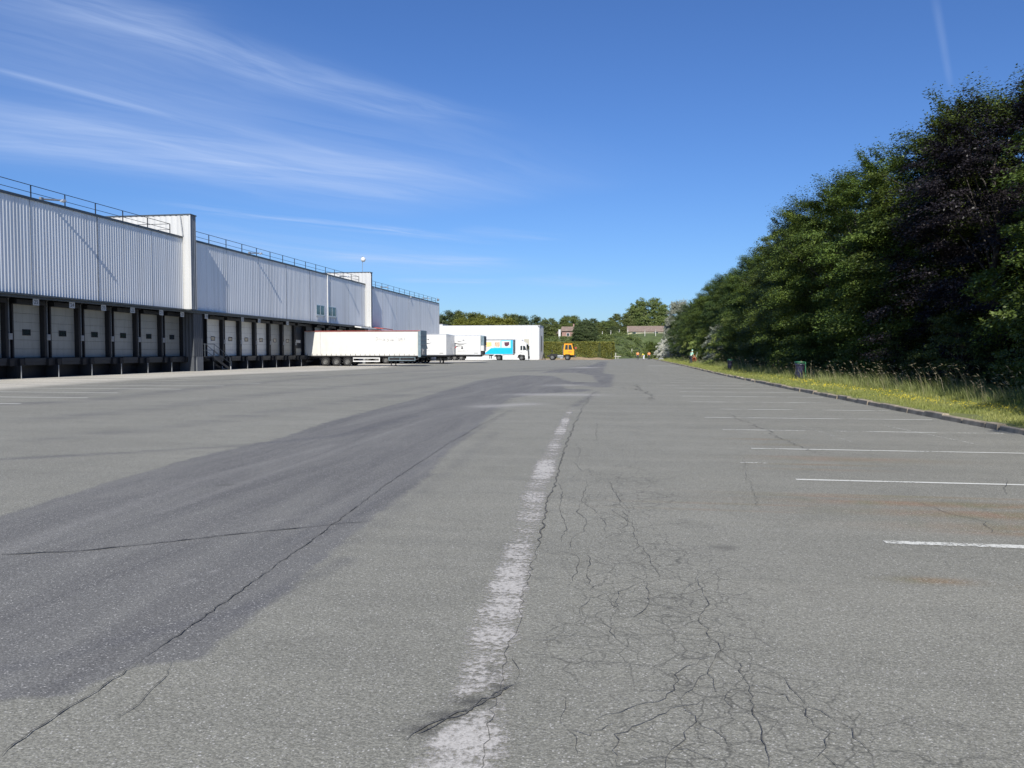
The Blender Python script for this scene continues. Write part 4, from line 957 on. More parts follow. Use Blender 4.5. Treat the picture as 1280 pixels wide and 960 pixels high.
# yellow yard shunter
sh = empty('yard_shunter', (-13.3,150,0), 0, 'orange-yellow yard tractor unit with bare chassis parked before the hedge', 'yard tractor')
def build_shunter(t):
    W = 2.4
    MB().box(-2.9,2.3,.7,.9,.65,.95).box(-2.9,2.3,W-.9,W-.7,.65,.95).box(-2.6,-2.4,.9,W-.9,.7,.9).box(-.6,-.4,.9,W-.9,.7,.9).build('chassis', chassis, t)
    for side, yy in ((-1,.0),(1,W)):
        wheel(t, -1.85, yy, .58, .55, side); wheel(t, 1.1, yy, .53, .32, side)
    MB().prism([(-2.5,.98),(-2.3,1.22),(-1.0,1.22),(-.9,1.1),(-1.1,1.0)], 'y', .7, W-.7).build('fifth_wheel', chassis, t)
    MB().cyl((-1.9,.4,1.0),(-1.9,.4,1.75),.05).box(-2.05,-1.75,.3,.5,1.7,1.95).build('work_lamp', chassis, t)
    MB().box(-.85,.35,.1,.8,.45,.98).build('fuel_tank', galv, t, bevel=.05)
    MB().box(-.3,.2,.05,W-.05,.35,.5).build('step', alu, t)
    out = [(.35,1.05),(.35,2.1),(.5,3.2),(2.0,3.2),(2.25,2.15),(2.4,1.9),(2.4,1.0),(1.75,1.0),(1.5,1.16),(.75,1.16),(.6,1.0)]
    MB().prism(out, 'y', .2, W-.2).build('cab', yellowp, t, bevel=.04)
    MB().prism([(.62,2.05),(.72,3.0),(1.2,3.0),(1.2,2.05)], 'y', .186, .199).build('window', glass, t)
    MB().prism([(1.32,2.05),(1.32,3.0),(1.88,3.0),(2.08,2.05)], 'y', .186, .199).build('window', glass, t)
    MB().prism([(2.015,3.08),(2.03,3.08),(2.26,2.2),(2.245,2.2)], 'y', .35, W-.35).build('windscreen', glass, t)
    MB().box(1.3,2.0,.188,.199,1.55,1.68).build('dark_mark', berry, t)
    MB().box(.45,2.1,.15,W-.15,3.202,3.28).build('cab_roof', orangep, t)
    MB().box(2.3,2.62,.05,W-.05,.55,.98).build('bumper', chassis, t, bevel=.03)
    for yy in (-.1,W-.1): MB().cyl((2.3,yy+.3 if yy < 0 else yy-.1,2.4),(2.7,yy+.05,2.5),.02).box(2.62,2.78,yy,yy+.2,2.2,2.6).build('mirror', redp, t)
    for yy in (.15,W-.45): MB().box(2.621,2.65,yy,yy+.3,.65,.85).build('headlight', alu, t)
    MB().cyl((.25,.3,1.1),(.25,.3,3.0),.06).build('exhaust_pipe', galv, t)
build_shunter(sh)
gt = empty('trestle', (-17.75,158.2,0), 0, 'small dark trestle leaning by the corner of the white building', 'trestle')
MB().cyl((-.35,0,0),(0,0,1.3),.04).cyl((.35,0,0),(0,0,1.3),.04).cyl((-.2,0,.5),(.2,0,.5),.03).cyl((-.35,.5,0),(0,.5,1.3),.04).cyl((.35,.5,0),(0,.5,1.3),.04).cyl((0,-.1,1.3),(0,.6,1.3),.04).build('frame', chassis, gt)
# ------------------------------------------------------------------ verge, kerb and grass
grassm = M('mown_grass_ground', (.15,.17,.05), .95, 0, .35, 3.0, dirt=.5, dirtcol=(.20,.17,.09), bump=.4, bscale=30)
farg = M('far_meadow', (.10,.12,.035), .95, 0, .3, .05)
soilm = M('dry_soil', (.30,.22,.13), .95, 0, .3, 1.2, dirt=.4, dirtcol=(.38,.31,.21), bump=.6, bscale=6)
kerbm = M('kerb_stone', (.30,.255,.19), .9, 0, .45, 2.2, dirt=.6, dirtcol=(.12,.10,.07), bump=.5, bscale=25)
S = 3000
tag(link('ground', np_mesh('ground', [(-S,-S,-.06),(S,-S,-.06),(S,S,-.06),(-S,S,-.06)], [0,1,2,3], 4), farg), kind='structure')
ys = np.concatenate([np.arange(-20, 60, 1.0), np.arange(60, 206, 2.0)])
V = []; 
for y in ys:
    k = kerb_x(y)
    for dx, dz in ((.14,.10),(.5,.115),(1.2,.13),(2.5,.16),(4,.2),(8,.35),(20,.6),(60,.6)):
        V.append((k+dx, y, dz+.02*math.sin(y*1.3+dx*3)*(1 if dx > .2 else .2)))
n = 8; Fc = [(i*n+j, i*n+j+1, (i+1)*n+j+1, (i+1)*n+j) for i in range(len(ys)-1) for j in range(n-1)]
tag(link('grass_verge', np_mesh('grass_verge', V, np.array(Fc).ravel(), 4, True), grassm), kind='structure')
def verge_z(x, y):
    dx = x-kerb_x(y); return np.interp(dx, [.14,.5,1.2,2.5,4,8,20], [.10,.115,.13,.16,.2,.35,.6])
kb = MB(); rg = random.Random(9); y = 4.0
while y < 203:
    L = 1.0 if rg.random() < .8 else .5
    k0, k1 = kerb_x(y), kerb_x(y+L); a = rg.uniform(-.025,.025); h = .125+rg.uniform(-.03,.02); g = rg.uniform(.015,.06)
    c = rg.uniform(.0,.03)
    kb.add([(k0+a,y+g,-.05),(k0+a+.02,y+g,h-.02),(k0+a+.04+c,y+g,h),(k0+.17,y+g,h-.005),(k0+.17,y+g,-.05),
            (k1+a,y+L,-.05),(k1+a+.02,y+L,h-.02),(k1+a+.04,y+L,h),(k1+.17,y+L,h-.005),(k1+.17,y+L,-.05)],
           [(0,5,6,1),(1,6,7,2),(2,7,8,3),(3,8,9,4),(0,1,2,3,4),(9,8,7,6,5)])
    y += L
tag(kb.build('kerb', kerbm), kind='structure')

def blades(name, P, H, Wd, lean, mat, rng, seg=1, dirs=None):
    """P (n,3) roots; tapered blades with one bend"""
    n = len(P); a = rng.uniform(0, 2*np.pi, n); ux, uy = np.cos(a), np.sin(a)
    b = rng.uniform(0, 2*np.pi, n) if dirs is None else dirs+rng.normal(0,.5,n)
    lx, ly = np.cos(b)*lean*H, np.sin(b)*lean*H
    W2 = Wd/2
    base1 = P + np.stack([ux*W2, uy*W2, 0*H], 1); base2 = P - np.stack([ux*W2, uy*W2, 0*H], 1)
    mid1 = P + np.stack([lx*.35+ux*W2*.7, ly*.35+uy*W2*.7, H*.6], 1); mid2 = P + np.stack([lx*.35-ux*W2*.7, ly*.35-uy*W2*.7, H*.6], 1)
    tip = P + np.stack([lx, ly, H*.95], 1)
    V = np.stack([base1, base2, mid2, mid1, tip, tip+np.array([0,0,.0005])], 1).reshape(-1,3)
    i = np.arange(n)*6
    Q = np.stack([np.stack([i,i+1,i+2,i+3],1), np.stack([i+3,i+2,i+4,i+5],1)], 1).reshape(-1)
    return np_mesh(name, V, Q, 4), tip
rngv = np.random.default_rng(12)
gsh = leafmat('short_grass_blades', (.19,.235,.045), (.42,.42,.14), trans=.35, clump=.9)
gtl = leafmat('tall_grass_blades', (.16,.20,.05), (.33,.34,.14), trans=.35, clump=.7)
straw = leafmat('straw_seed_heads', (.34,.29,.16), (.56,.50,.34), trans=.25, clump=3)
yelm = leafmat('yellow_petals', (.80,.66,.02), (.90,.78,.05), trans=.2, clump=6)
def scatter(n, dx0, dx1, y0, y1, powr=2.0):
    u = rngv.random(n); y = (y0**(1-powr)+(y1**(1-powr)-y0**(1-powr))*u)**(1/(1-powr)); dx = rngv.uniform(dx0, dx1, n)
    k = np.interp(y, [q[1] for q in KERB], [q[0] for q in KERB]); return dx, k+dx, y
dx, x, y = scatter(170000, .16, 3.6, 8, 200, 1.7)
edge = .5+.5*np.sin(x*3.1+y*1.7)*np.sin(y*2.3-x)
bare = np.sin(x*5.1+y*.8)*np.sin(y*1.13+2)+.5*np.sin(y*3.7)
keep = (dx > .16+.30*rngv.random(len(dx))+np.clip(bare,0,1)*.35) & (rngv.random(len(dx)) < .45+.55*edge)
dx, x, y = dx[keep], x[keep], y[keep]
sc = np.clip(y/32, .8, 3.2)
H = rngv.uniform(.04,.11,len(x))*(1+np.clip(dx-1.2,0,3)*.5)*(sc**.35)
me, _ = blades('grass', np.stack([x,y,verge_z_arr(x,y)],1) if False else np.stack([x,y,np.interp(dx,[.14,.5,1.2,2.5,4],[.10,.115,.13,.16,.2])],1), H, .012*sc, rngv.uniform(.2,.9,len(x)), gsh, rngv)
tag(link('short_grass', me, gsh), 'short green and yellowing grass on the verge behind the kerb stones', 'grass', kind='stuff')
# tall grass band in front of the trees, clumpy
dx, x, y = scatter(95000, 1.9, 5.4, 9, 200, 1.6)
cl = np.sin(x*2.1+y*.9)*np.sin(y*.55-x*.7)+.6*np.sin(y*1.9+x*2.3)
keep = (rngv.random(len(x)) < np.clip((dx-1.7)/1.0,0,1)*np.clip(.40+.62*cl,.05,1)) & ~((y > 41.5) & (y < 43.2) & (dx < 2.8))
dx, x, y, cl = dx[keep], x[keep], y[keep], cl[keep]
sc = np.clip(y/30, .8, 3.5)
H = rngv.uniform(.18,.60,len(x))*(.65+.5*np.clip(cl,-.6,1.2))
H = np.clip(H, .12, 1.0)
me, tip = blades('tall_grass', np.stack([x,y,np.interp(dx,[.14,.5,1.2,2.5,4,8],[.10,.115,.13,.16,.2,.35])],1), H, .011*sc, rngv.uniform(.1,.55,len(x)), gtl, rngv, dirs=np.full(len(x), 2.6))
tag(link('tall_grass', me, gtl), 'tall unmown grass in front of the trees', 'grass', kind='stuff')
# flowering stems with drooping seed heads
dx, x, y = scatter(2300, 2.1, 4.8, 11, 190, 1.7)
cl = np.sin(x*2.1+y*.9)*np.sin(y*.55-x*.7)+.6*np.sin(y*1.9+x*2.3)
keep = cl > .15+rngv.normal(0,.3,len(cl)); dx, x, y = dx[keep], x[keep], y[keep]
H = rngv.uniform(.45,1.1,len(x)); sc = np.clip(y/28,.8,3)
me, tip = blades('stems', np.stack([x,y,np.full(len(x),.17)],1), H, .007*sc, rngv.uniform(.15,.5,len(x)), straw, rngv, dirs=np.full(len(x), 2.7))
o_st = tag(link('grass_stems', me, straw), 'dry straw-coloured stems standing above the tall grass', 'grass', kind='stuff')
n = len(tip); b = 2.7+rngv.normal(0,.5,n); d = np.stack([np.cos(b)*.6, np.sin(b)*.6, rngv.uniform(-.3,.7,n)],1); d /= np.linalg.norm(d,axis=1)[:,None]
Ls = rngv.uniform(.07,.15,n)[:,None]; up = np.array([[0,0,1.0]]); sd_ = np.cross(d, up); sd_ /= np.linalg.norm(sd_,axis=1)[:,None]
wv = (.010*sc)[:,None]; A = tip-d*Ls*.4
V = []
for s_ in (sd_, np.cross(sd_, d)):
    V.append(np.stack([A, A+d*Ls*.4+s_*wv, A+d*Ls, A+d*Ls*.4-s_*wv], 1))
V = np.concatenate(V, 0).reshape(-1,3)
tag(link('grass_seed_heads', np_mesh('seed', V, np.arange(len(V)), 4), straw), 'drooping straw-coloured grass seed heads', 'grass', kind='stuff')
# yellow flowers in drifts
dx, x, y = scatter(6000, .6, 2.6, 12, 60, 1.5)
dr = np.exp(-((dx-(1.5+.3*np.sin(y*.7)))/.5)**2)*np.clip(.45+.9*np.sin(y*1.1+dx*2)*np.sin(y*.37+1),.06,1)
gap = (y > 41) & (y < 43.5) | (y > 45)
keep = (rngv.random(len(x)) < dr) & ~(gap & (rngv.random(len(x)) < .93))
dx, x, y = dx[keep], x[keep], y[keep]; n = len(x)
r = (rngv.uniform(.007,.013,n)*np.clip(y/24,.8,1.6))[:,None]; z = rngv.uniform(.20,.30,n)
C = np.stack([x,y,z],1); nr = np.stack([rngv.normal(-.3,.5,n), rngv.normal(-.6,.5,n), np.ones(n)],1); nr /= np.linalg.norm(nr,axis=1)[:,None]
u = np.cross(nr, np.array([[0.,1.,.1]])); u /= np.linalg.norm(u,axis=1)[:,None]; w = np.cross(nr,u)
V = []
for k in range(6):
    a = k*math.pi/3; V.append(C+u*r*math.cos(a)+w*r*math.sin(a))
V = np.stack(V,1).reshape(-1,3)
tag(link('yellow_wildflowers', np_mesh('flowers', V, np.arange(len(V)), 6), yelm), 'drifts of small yellow flowers in the verge grass', 'wildflowers', kind='stuff')

# ------------------------------------------------------------------ foliage
def leaves(C, Dout, size, rng, flat=.75, asp=1.7):
    """leaf-shaped quads at C, long axis roughly along Dout, facing mostly up"""
    n = len(C); up = np.array([0,0,1.0])
    nr = up*flat + rng.normal(0, .55, (n,3))*(1.25-flat) + Dout*.25
    nr /= np.linalg.norm(nr,axis=1)[:,None]
    d = Dout + rng.normal(0,.7,(n,3)); d -= nr*np.sum(d*nr,1)[:,None]; d /= np.linalg.norm(d,axis=1)[:,None]+1e-9
    s = np.cross(nr, d); L = (size*rng.uniform(.6,1.3,n))[:,None]; W = L/asp*.5
    return np.stack([C, C+d*L*.45+s*W-nr*L*.05, C+d*L, C+d*L*.5-s*W-nr*L*.05], 1).reshape(-1,3)
def crown(seed, H, R, zlow, nb, nl, leaf, shape='tree', boughs=1.25, flat=.75, rag=.25):
    rng = np.random.default_rng(seed)
    # boughs: flattened sprays whose tips stand out from an irregular envelope
    t = rng.beta(1.25, 1.15, nb)*.98; az = rng.uniform(0, 2*np.pi, nb)
    if shape == 'tree':  rad = R*np.clip(1-(np.clip(t-.35,0,1)/.68)**2.0, .04, 1)**.55*(.72+.28*np.clip(t/.2,0,1))
    elif shape == 'round': rad = R*np.sqrt(np.clip(1-(2*t-1)**2,.02,1))
    else: rad = R*np.sqrt(np.clip(1-t**2.2,.02,1))
    am = .3 if shape == 'round' else 1
    lump = 1+am*(.16*np.sin(az*3+seed+t*5)+.10*np.sin(az*7+t*13+seed*2)+rng.normal(0,rag*.35,nb))
    q = 1-rng.random(nb)**1.6*.55
    r = rad*lump*q; z = zlow+(H-zlow)*t
    if shape == 'round': q = 1-rng.random(nb)**2*.35; r = rad*lump*q
    up_t = np.clip((t-.70)/.3, 0, 1)
    B = np.stack([r*np.cos(az), r*np.sin(az), z+rng.normal(0,.15,nb)+up_t*rng.random(nb)**2*.45*rag*4*boughs*.4], 1)
    out = np.stack([np.cos(az)*(1-up_t*.7), np.sin(az)*(1-up_t*.7), -.15+up_t*1.4+rng.normal(0,.2,nb)], 1); out /= np.linalg.norm(out,axis=1)[:,None]
    side = np.cross(out, np.array([0,0,1.0])); side /= np.linalg.norm(side,axis=1)[:,None]+1e-9
    nn = np.cross(side, out)
    bs = boughs*rng.uniform(.55,1.3,nb)*(1-.25*t)
    idx = np.repeat(np.arange(nb), nl); m = len(idx)
    a = np.clip(rng.normal(0,.40,m),-.8,.8); b_ = np.clip(rng.normal(0,.34,m),-.7,.7); c_ = np.clip(rng.normal(0,.085,m),-.18,.18)
    # subsprays: pull leaves onto a few twig lines so gaps appear
    tw = rng.integers(0,7,m); ta = (tw/6-.5)*1.7+rng.normal(0,.13,m); rr_ = rng.random(m)**.75*1.1
    a = np.where(rng.random(m) < .75, rr_*np.cos(ta)-.35, a); b_ = np.where(rng.random(m) < .75, rr_*np.sin(ta), b_)
    C = B[idx] + (out[idx]*a[:,None] + side[idx]*b_[:,None] + nn[idx]*(c_-.22*rr_**2)[:,None])*bs[idx][:,None]
    D = out[idx]+side[idx]*np.sin(ta)[:,None]*.8
    V = leaves(C, D, leaf, rng, flat)
    return np_mesh('crown', V, np.arange(len(V)), 4), B
def trunk_mesh(seed, H, B, r0, nlimb=26, lean=.02):
    rg = random.Random(seed); m = MB()
    pts = [Vector((rg.uniform(-.1,.1)*k*.3, rg.uniform(-.1,.1)*k*.3, H*.86*k/8)) for k in range(9)]
    for k in range(8): m.cyl(pts[k], pts[k+1], r0*(1-k/8.6)**.9*(1.25 if k == 0 else 1), r0*(1-(k+1)/8.6)**.9, n=9, caps=False)
    sel = rg.sample(range(len(B)), min(nlimb, len(B)))
    for i in sel:
        e = Vector(B[i]); zb = max(.12*H, e.z*rg.uniform(.45,.75)); k = min(7, int(zb/(H*.86)*8)); s = pts[k].lerp(pts[k+1], .5)
        r = r0*.30*(1-zb/H)+.02; md = s.lerp(e, .5)+Vector((0,0,rg.uniform(.05,.5)))
        m.cyl(s, md, r, r*.65, n=6, caps=False); m.cyl(md, e, r*.65, .012, n=5, caps=False)
    me = bpy.data.meshes.new('trunk'); me.from_pydata(m.v, [], m.f); me.materials.append(bark); me.update()
    return me
PROTO = {}
def proto(key, mat, seed, H, R, zlow, nb, nl, leaf, shape='tree', boughs=1.25, r0=.2, flat=.75, rag=.25, trunk=True):
    cm, B = crown(seed, H, R, zlow, nb, nl, leaf, shape, boughs, flat, rag); cm.materials.append(mat)
    PROTO[key] = (cm, trunk_mesh(seed, H, B, r0) if trunk else None)
def recol(key, new, mat):
    cm = PROTO[key][0].copy(); cm.materials.clear(); cm.materials.append(mat); PROTO[new] = (cm, PROTO[key][1])
def plant(name, key, x, y, z, s, rz, label, cat='tree', group=None, sz=1.0):
    t = empty(name, (x,y,z), rz, label, cat, group); t.scale = (s,s,s*sz)
    c = bpy.data.objects.new('crown' if cat == 'tree' else 'foliage', PROTO[key][0]); COL.objects.link(c); c.parent = t
    if PROTO[key][1]: c = bpy.data.objects.new('trunk' if cat == 'tree' else 'stems', PROTO[key][1]); COL.objects.link(c); c.parent = t
    return t
proto('g1', leaf_g, 1, 12, 4.3, .6, 360, 420, .115, rag=.28, boughs=1.35)
proto('g2', leaf_g, 2, 12, 4.0, .5, 360, 420, .115, rag=.3, boughs=1.3)
proto('g3', leaf_g, 3, 12, 4.6, .8, 360, 420, .115, rag=.25, boughs=1.45)
proto('p2', leaf_p, 2, 12, 4.0, .5, 360, 420, .105, rag=.3, boughs=1.3); recol('g1', 'd1', leaf_d); recol('g3', 'd3', leaf_d)
proto('b1', leaf_l, 21, 4, 2.2, .1, 120, 160, .11, shape='bush', boughs=.8, r0=.07, flat=.5)
proto('b2', leaf_l, 22, 4, 2.4, .1, 120, 160, .11, shape='bush', boughs=.75, r0=.07, flat=.4)
recol('b1','bs',leaf_s); recol('b2','bd',leaf_d); recol('b1','bg',leaf_g); recol('b2','bw',leaf_w); recol('b1','by',leaf_y)
proto('r1', leaf_md, 31, 10, 5, 1.0, 300, 210, .28, shape='round', boughs=2.0, r0=.25, flat=.45, rag=.2)
proto('r2', leaf_m, 32, 10, 4.6, 1.2, 300, 210, .28, shape='round', boughs=2.0, r0=.25, flat=.45, rag=.25)
recol('r2','ry',leaf_y); recol('r1','rr',leaf_r); recol('r1','rg',leaf_m); recol('r2','rw',leaf_s)

# tree wall along the verge: (proto, x, y, scale, label)
ordn = ['first','second','third','fourth','fifth','sixth','seventh','eighth','ninth','tenth','eleventh','twelfth','thirteenth','fourteenth','fifteenth','sixteenth','seventeenth','eighteenth','nineteenth','twentieth','twenty-first','twenty-second','twenty-third','twenty-fourth','twenty-fifth','twenty-sixth']
plant('beech_tree', 'g1', 14.9, 24.2, .1, .92, .3, 'green broadleaf tree whose foliage fills the right edge beside the copper beech')
plant('beech_tree', 'g2', 14.3, 12.5, .1, 1.0, 1.3, 'green tree standing nearest the camera, just outside the right edge')
plant('beech_tree', 'g3', 14.2, 3.5, .1, 1.0, 2.3, 'green tree behind the viewer at the start of the row')
plant('beech_tree', 'd1', 14.0, -5, .1, 1.0, 2.3, 'dark green tree at the very end of the row behind the viewer')
plant('copper_beech', 'p2', 14.4, 33.6, .1, .95, .8, 'large copper beech with almost black purple leaves')
plant('beech_tree', 'g3', 16.8, 38.5, .1, 1.12, 2.1, 'green tree rising behind the copper beech')
row = [('g1',14.2,42.5,1.0),('g2',13.6,49.5,1.04),('g3',13.4,57,1.02),('d1',13.4,63.5,1.02),('g1',13.0,70,1.04),('g3',12.9,77,.98),('d3',12.6,84,1.0),('g2',12.5,91,1.0),
       ('g1',12.2,99,.96),('d1',12.0,107,.98),('g3',11.8,115,1.0),('g2',11.6,123,.97),('d3',11.5,131,.93),('g1',11.4,139,.94),('d1',11.3,147,.90),('d3',11.1,156,.88),('g2',11.6,166,.82)]
for i, (k, x, y, s) in enumerate(row):
    x += float(np.interp(y, [58,72,140,155,170], [0,1.7,1.7,.5,0]))
    plant('beech_tree' if k[0] == 'g' else 'broadleaf_tree', k, x, y, .1, s, i*1.7, ('mid green' if k[0] == 'g' else 'darker green')+' tree in the row along the verge, '+ordn[i]+' beyond the purple beeches')
back = [(20.5,26),(21,33),(17.6,40.5),(20,49),(19.6,57),(19.2,65),(19,73),(18.8,82),(18.5,91),(18.2,101),(18,112),(17.6,123),(17.3,134),(17,146),(16.5,158),(25,37),(24,52),(22,12)]
for i, (x, y) in enumerate(back):
    plant('broadleaf_tree', ('d1','g2','d3','g1')[i % 4], x, y, .1, (1.12 if i == 2 else 1.03) if y < 60 else 1.0, i*2.1, 'dark green tree in the second row behind the verge trees', group='second row of trees behind the verge', sz=1.0)
# low undergrowth closing the gaps under the trees
rgb = random.Random(4)
for i in range(26):
    y = 14+i*5.6; x = kerb_x(y)+5.3+rgb.uniform(-.2,.9)
    plant('undergrowth_shrub', 'bd', x, y, .1, rgb.uniform(.55,.85), rgb.uniform(0,6), 'dark green shrub growing in the shade under the tree row', 'shrub', 'dark shrubs under the tree row')
plant('hazel_bush', 'bg', 12.6, 23.4, .1, 1.0, .4, 'lighter green bush below the copper beech at the right edge', 'shrub')
for (k, nm, x, y, s, sz, lab) in [
  ('b1','willow_bush',11.0,84,1.15,1.1,'light green bush beside the dark tree shadow, nearest of the pale bushes'),
  ('bs','hawthorn_bush',10.7,93,1.05,1.05,'grey-white flowering bush between two light green bushes'),
  ('b2','willow_bush',11.3,110,1.25,1.2,'tall light green rounded bush behind the grey-white flowering bush'),
  ('by','willow_bush',11.2,118,1.05,1.0,'yellowish green low bush beyond the people on the verge'),
  ('b1','willow_bush',11.0,128,1.15,1.1,'light green bush furthest along the verge before the dark trees'),
  ('bs','hawthorn_bush',10.0,143,.8,1.0,'small silvery bush at the foot of the far dark trees'),
  ('bw','hawthorn_bush',8.5,170,.8,1.4,'white blossoming bush at the far end of the verge'),
  ('bw','hawthorn_bush',7.2,176,.7,1.5,'second smaller white blossoming bush beyond the workers'),
  ('bg','laurel_bush',5.2,182,.95,1.0,'green bush behind the orange-vested worker')]:
    plant(nm, k, x, y, .1, s, s*9, lab, 'shrub', sz=sz)
plant('blossoming_tree', 'rw', 11.2, 180, .1, .66, 1, 'pale white blossoming tree peeping over the far end of the dark tree row', sz=1.85)

# ------------------------------------------------------------------ hedge, bank, houses beyond
def boxhedge(name, pts, h, th, mat, label, nleaf, leaf, z0=0):
    t = empty(name, (pts[0][0], pts[0][1], z0), 0, label, 'hedge'); rng = np.random.default_rng(8)
    m = MB(); Cs = []; Ds = []
    segs = list(zip(pts[:-1], pts[1:])); tot = sum(math.dist(a,b) for a,b in segs)
    for a, b in segs:
        d = Vector((b[0]-a[0], b[1]-a[1], 0)); L = d.length; d.normalize(); nv = Vector((-d.y, d.x, 0)); hw = th/2-.18
        q = [Vector((*a,0))+nv*hw, Vector((*b,0))+nv*hw, Vector((*b,0))-nv*hw, Vector((*a,0))-nv*hw]
        o = Vector((pts[0][0], pts[0][1], 0))
        m.add([p-o for p in q]+[p-o+Vector((0,0,h-.2)) for p in q], [(3,2,1,0),(4,5,6,7),(0,1,5,4),(1,2,6,5),(2,3,7,6),(3,0,4,7)])
        n = int(nleaf*L/tot); u = rng.random(n)*L; s = rng.random(n)
        # faces: two sides, top
        side = np.where(s < .4, 1, np.where(s < .8, -1, 0)); v = rng.random(n)
        off = np.where(side == 0, (v*2-1)*th/2, side*(th/2-rng.random(n)**2*.25))
        z = np.where(side == 0, h-rng.random(n)**2*.2+.05*np.sin(u*.7), v**.8*h)
        wob = .10*np.sin(u*1.1+z*2)+.06*np.sin(u*3.1)
        C = np.stack([a[0]-o.x+d.x*u+nv.x*(off+wob*np.sign(off)), a[1]-o.y+d.y*u+nv.y*(off+wob*np.sign(off)), z], 1)
        D = np.stack([nv.x*side*np.ones(n), nv.y*side*np.ones(n), (side == 0)*1.0+.2], 1).astype(float)
        Cs.append(C); Ds.append(D/np.linalg.norm(D,axis=1)[:,None])
    m.build('hedge_core', M(name+'_core', (.06,.075,.02), .95, 0, .4, 1.5), t)
    V = leaves(np.concatenate(Cs), np.concatenate(Ds), leaf, rng, .35)
    link('foliage', np_mesh('hedge', V, np.arange(len(V)), 4), mat, t)
boxhedge('clipped_hedge', [(-48,168.5),(-7.0,168.5),(-4.9,170.5),(-4.6,174)], 3.75, 2.0, leaf_h, 'long clipped green hedge at the far end of the yard', 60000, .20)
# soil heap strip in front of the hedge
xs = np.linspace(-21, -3.4, 50); ysn = np.linspace(158.5, 168, 16); V = []
for yy in ysn:
    for xx in xs:
        e = min(1, (xx+21)/8)*min(1, max(0,(-3.4-xx)/4)); v = math.sin(math.pi*min(1,max(0,(yy-158.5)/8)))
        V.append((xx, yy, -.01+.62*e*v*(.75+.25*math.sin(xx*1.3)*math.sin(yy*.9+xx*.4))))
n = len(xs); Fc = [(j*n+i, j*n+i+1, (j+1)*n+i+1, (j+1)*n+i) for j in range(len(ysn)-1) for i in range(n-1)]
tag(link('soil_mound', np_mesh('soil_mound', V, np.array(Fc).ravel(), 4, True), soilm), kind='structure')
# planted bank
def bank_z(x, y):
    y0 = 177 if x < -6 else (177+ (x+6)*2.6 if x < 4 else 203)
    w = 34-.35*(y0-177)*1.0
    t = min(1, max(0, (y-y0)/w)); top = float(np.interp(x, [-12,-3,3], [5.4,6.3,7.15]))
    return -.03+top*(t*t*(3-2*t))
xs = np.linspace(-110, 120, 116); yn = np.concatenate([np.linspace(174, 232, 40), [260,320,420,520]]); V = []
for yy in yn:
    for xx in xs: V.append((xx, yy, bank_z(xx, yy) if yy < 500 else -.5))
n = len(xs); Fc = [(j*n+i, j*n+i+1, (j+1)*n+i+1, (j+1)*n+i) for j in range(len(yn)-1) for i in range(n-1)]
tag(link('bank', np_mesh('bank', V, np.array(Fc).ravel(), 4, True), bankg), kind='structure')
rng = np.random.default_rng(5); Cs = []; 
for i in range(1100):
    x = rng.uniform(-32, 30); y = rng.uniform(176, 216)
    z = bank_z(x, y)
    if z < .15 and x > -5 and x < 5 and y < 204: continue
    r = rng.uniform(.6,1.5) if x > -4 else rng.uniform(.3,.8)
    k = 110; q = rng.normal(0,1,(k,3)); q /= np.linalg.norm(q,axis=1)[:,None]; q[:,2] = np.abs(q[:,2])
    Cs.append(np.stack([x+q[:,0]*r*rng.uniform(.8,1,k), y+q[:,1]*r*rng.uniform(.8,1,k), z+q[:,2]*r*.85*rng.uniform(.7,1,k)],1))
C = np.concatenate(Cs); D = np.tile([[0,-.5,.6]], (len(C),1)); V = leaves(C, D, .30, rng, .5)
bankleaf = leafmat('bank_shrub_leaves', (.07,.11,.03), (.19,.22,.07), clump=.22)
tag(link('bank_shrub_cover', np_mesh('cover', V, np.arange(len(V)), 4), bankleaf), 'tangle of low shrubs covering the bank behind the yard', 'shrubs', kind='stuff')
# road stub and gate posts
for i, (x, y, h) in enumerate([(-3.3,176,1.4),(.35,200,1.5)]):
    t = empty('gate_post', (x,y,bank_z(x,y)), 0, ('pale post at the hedge end of the exit road','thin pale post at the foot of the bank beside the exit road')[i], 'post')
    MB().box(-.07,.07,-.07,.07,0,h).build('shaft', postm, t); MB().box(-.09,.09,-.09,.09,h+.001,h+.05).build('cap', postm, t)
t = empty('low_barrier', (-4.0,176.3,0), 0, 'low pale rail barrier beside the hedge end', 'barrier')
MB().box(-.5,1.9,-.04,.04,.55,.68).build('rail', postm, t)
for xx in (-.4,1.2): MB().box(xx-.05,xx+.05,.045,.12,0,.62).build('support', postm, t)
# houses on the bank
def house(name, x0, x1, y0, y1, zb, ze, zr, wall, roof, label, chim=(), wins=()):
    t = empty(name, ((x0+x1)/2, y0, zb), 0, label, 'house'); o = (-(x0+x1)/2, -y0, -zb)
    MB().box(x0,x1,y0,y1,zb-1,ze).build('wall', wall, t, o)
    ym = (y0+y1)/2
    r = MB().prism([(y0-.35,ze-.12),(ym,zr),(y1+.35,ze-.12),(y1+.35,ze-.02),(ym,zr+.14),(y0-.35,ze-.02)], 'x', x0-.3, x1+.3).build('roof', roof, t, o)
    MB().prism([(y0,ze),(y1,ze),(ym,zr-.02)], 'x', x0+.02, x0+.2).prism([(y0,ze),(y1,ze),(ym,zr-.02)], 'x', x1-.2, x1-.02).build('gable', wall, t, o)
    for (cx_, w, ht) in chim: MB().box(cx_-w/2,cx_+w/2,ym-.3,ym+.3,zr-.5,zr+ht).build('chimney', wall, t, o)
    for (wx, wz, ww, wh_) in wins:
        f = MB().box(wx-ww/2,wx+ww/2,y0-.05,y0-.002,wz,wz+wh_).build('window', white_p, t, o)
        MB().box(wx-ww/2+.08,wx+ww/2-.08,y0-.07,y0-.052,wz+.08,wz+wh_-.08).build('pane', glass, f)
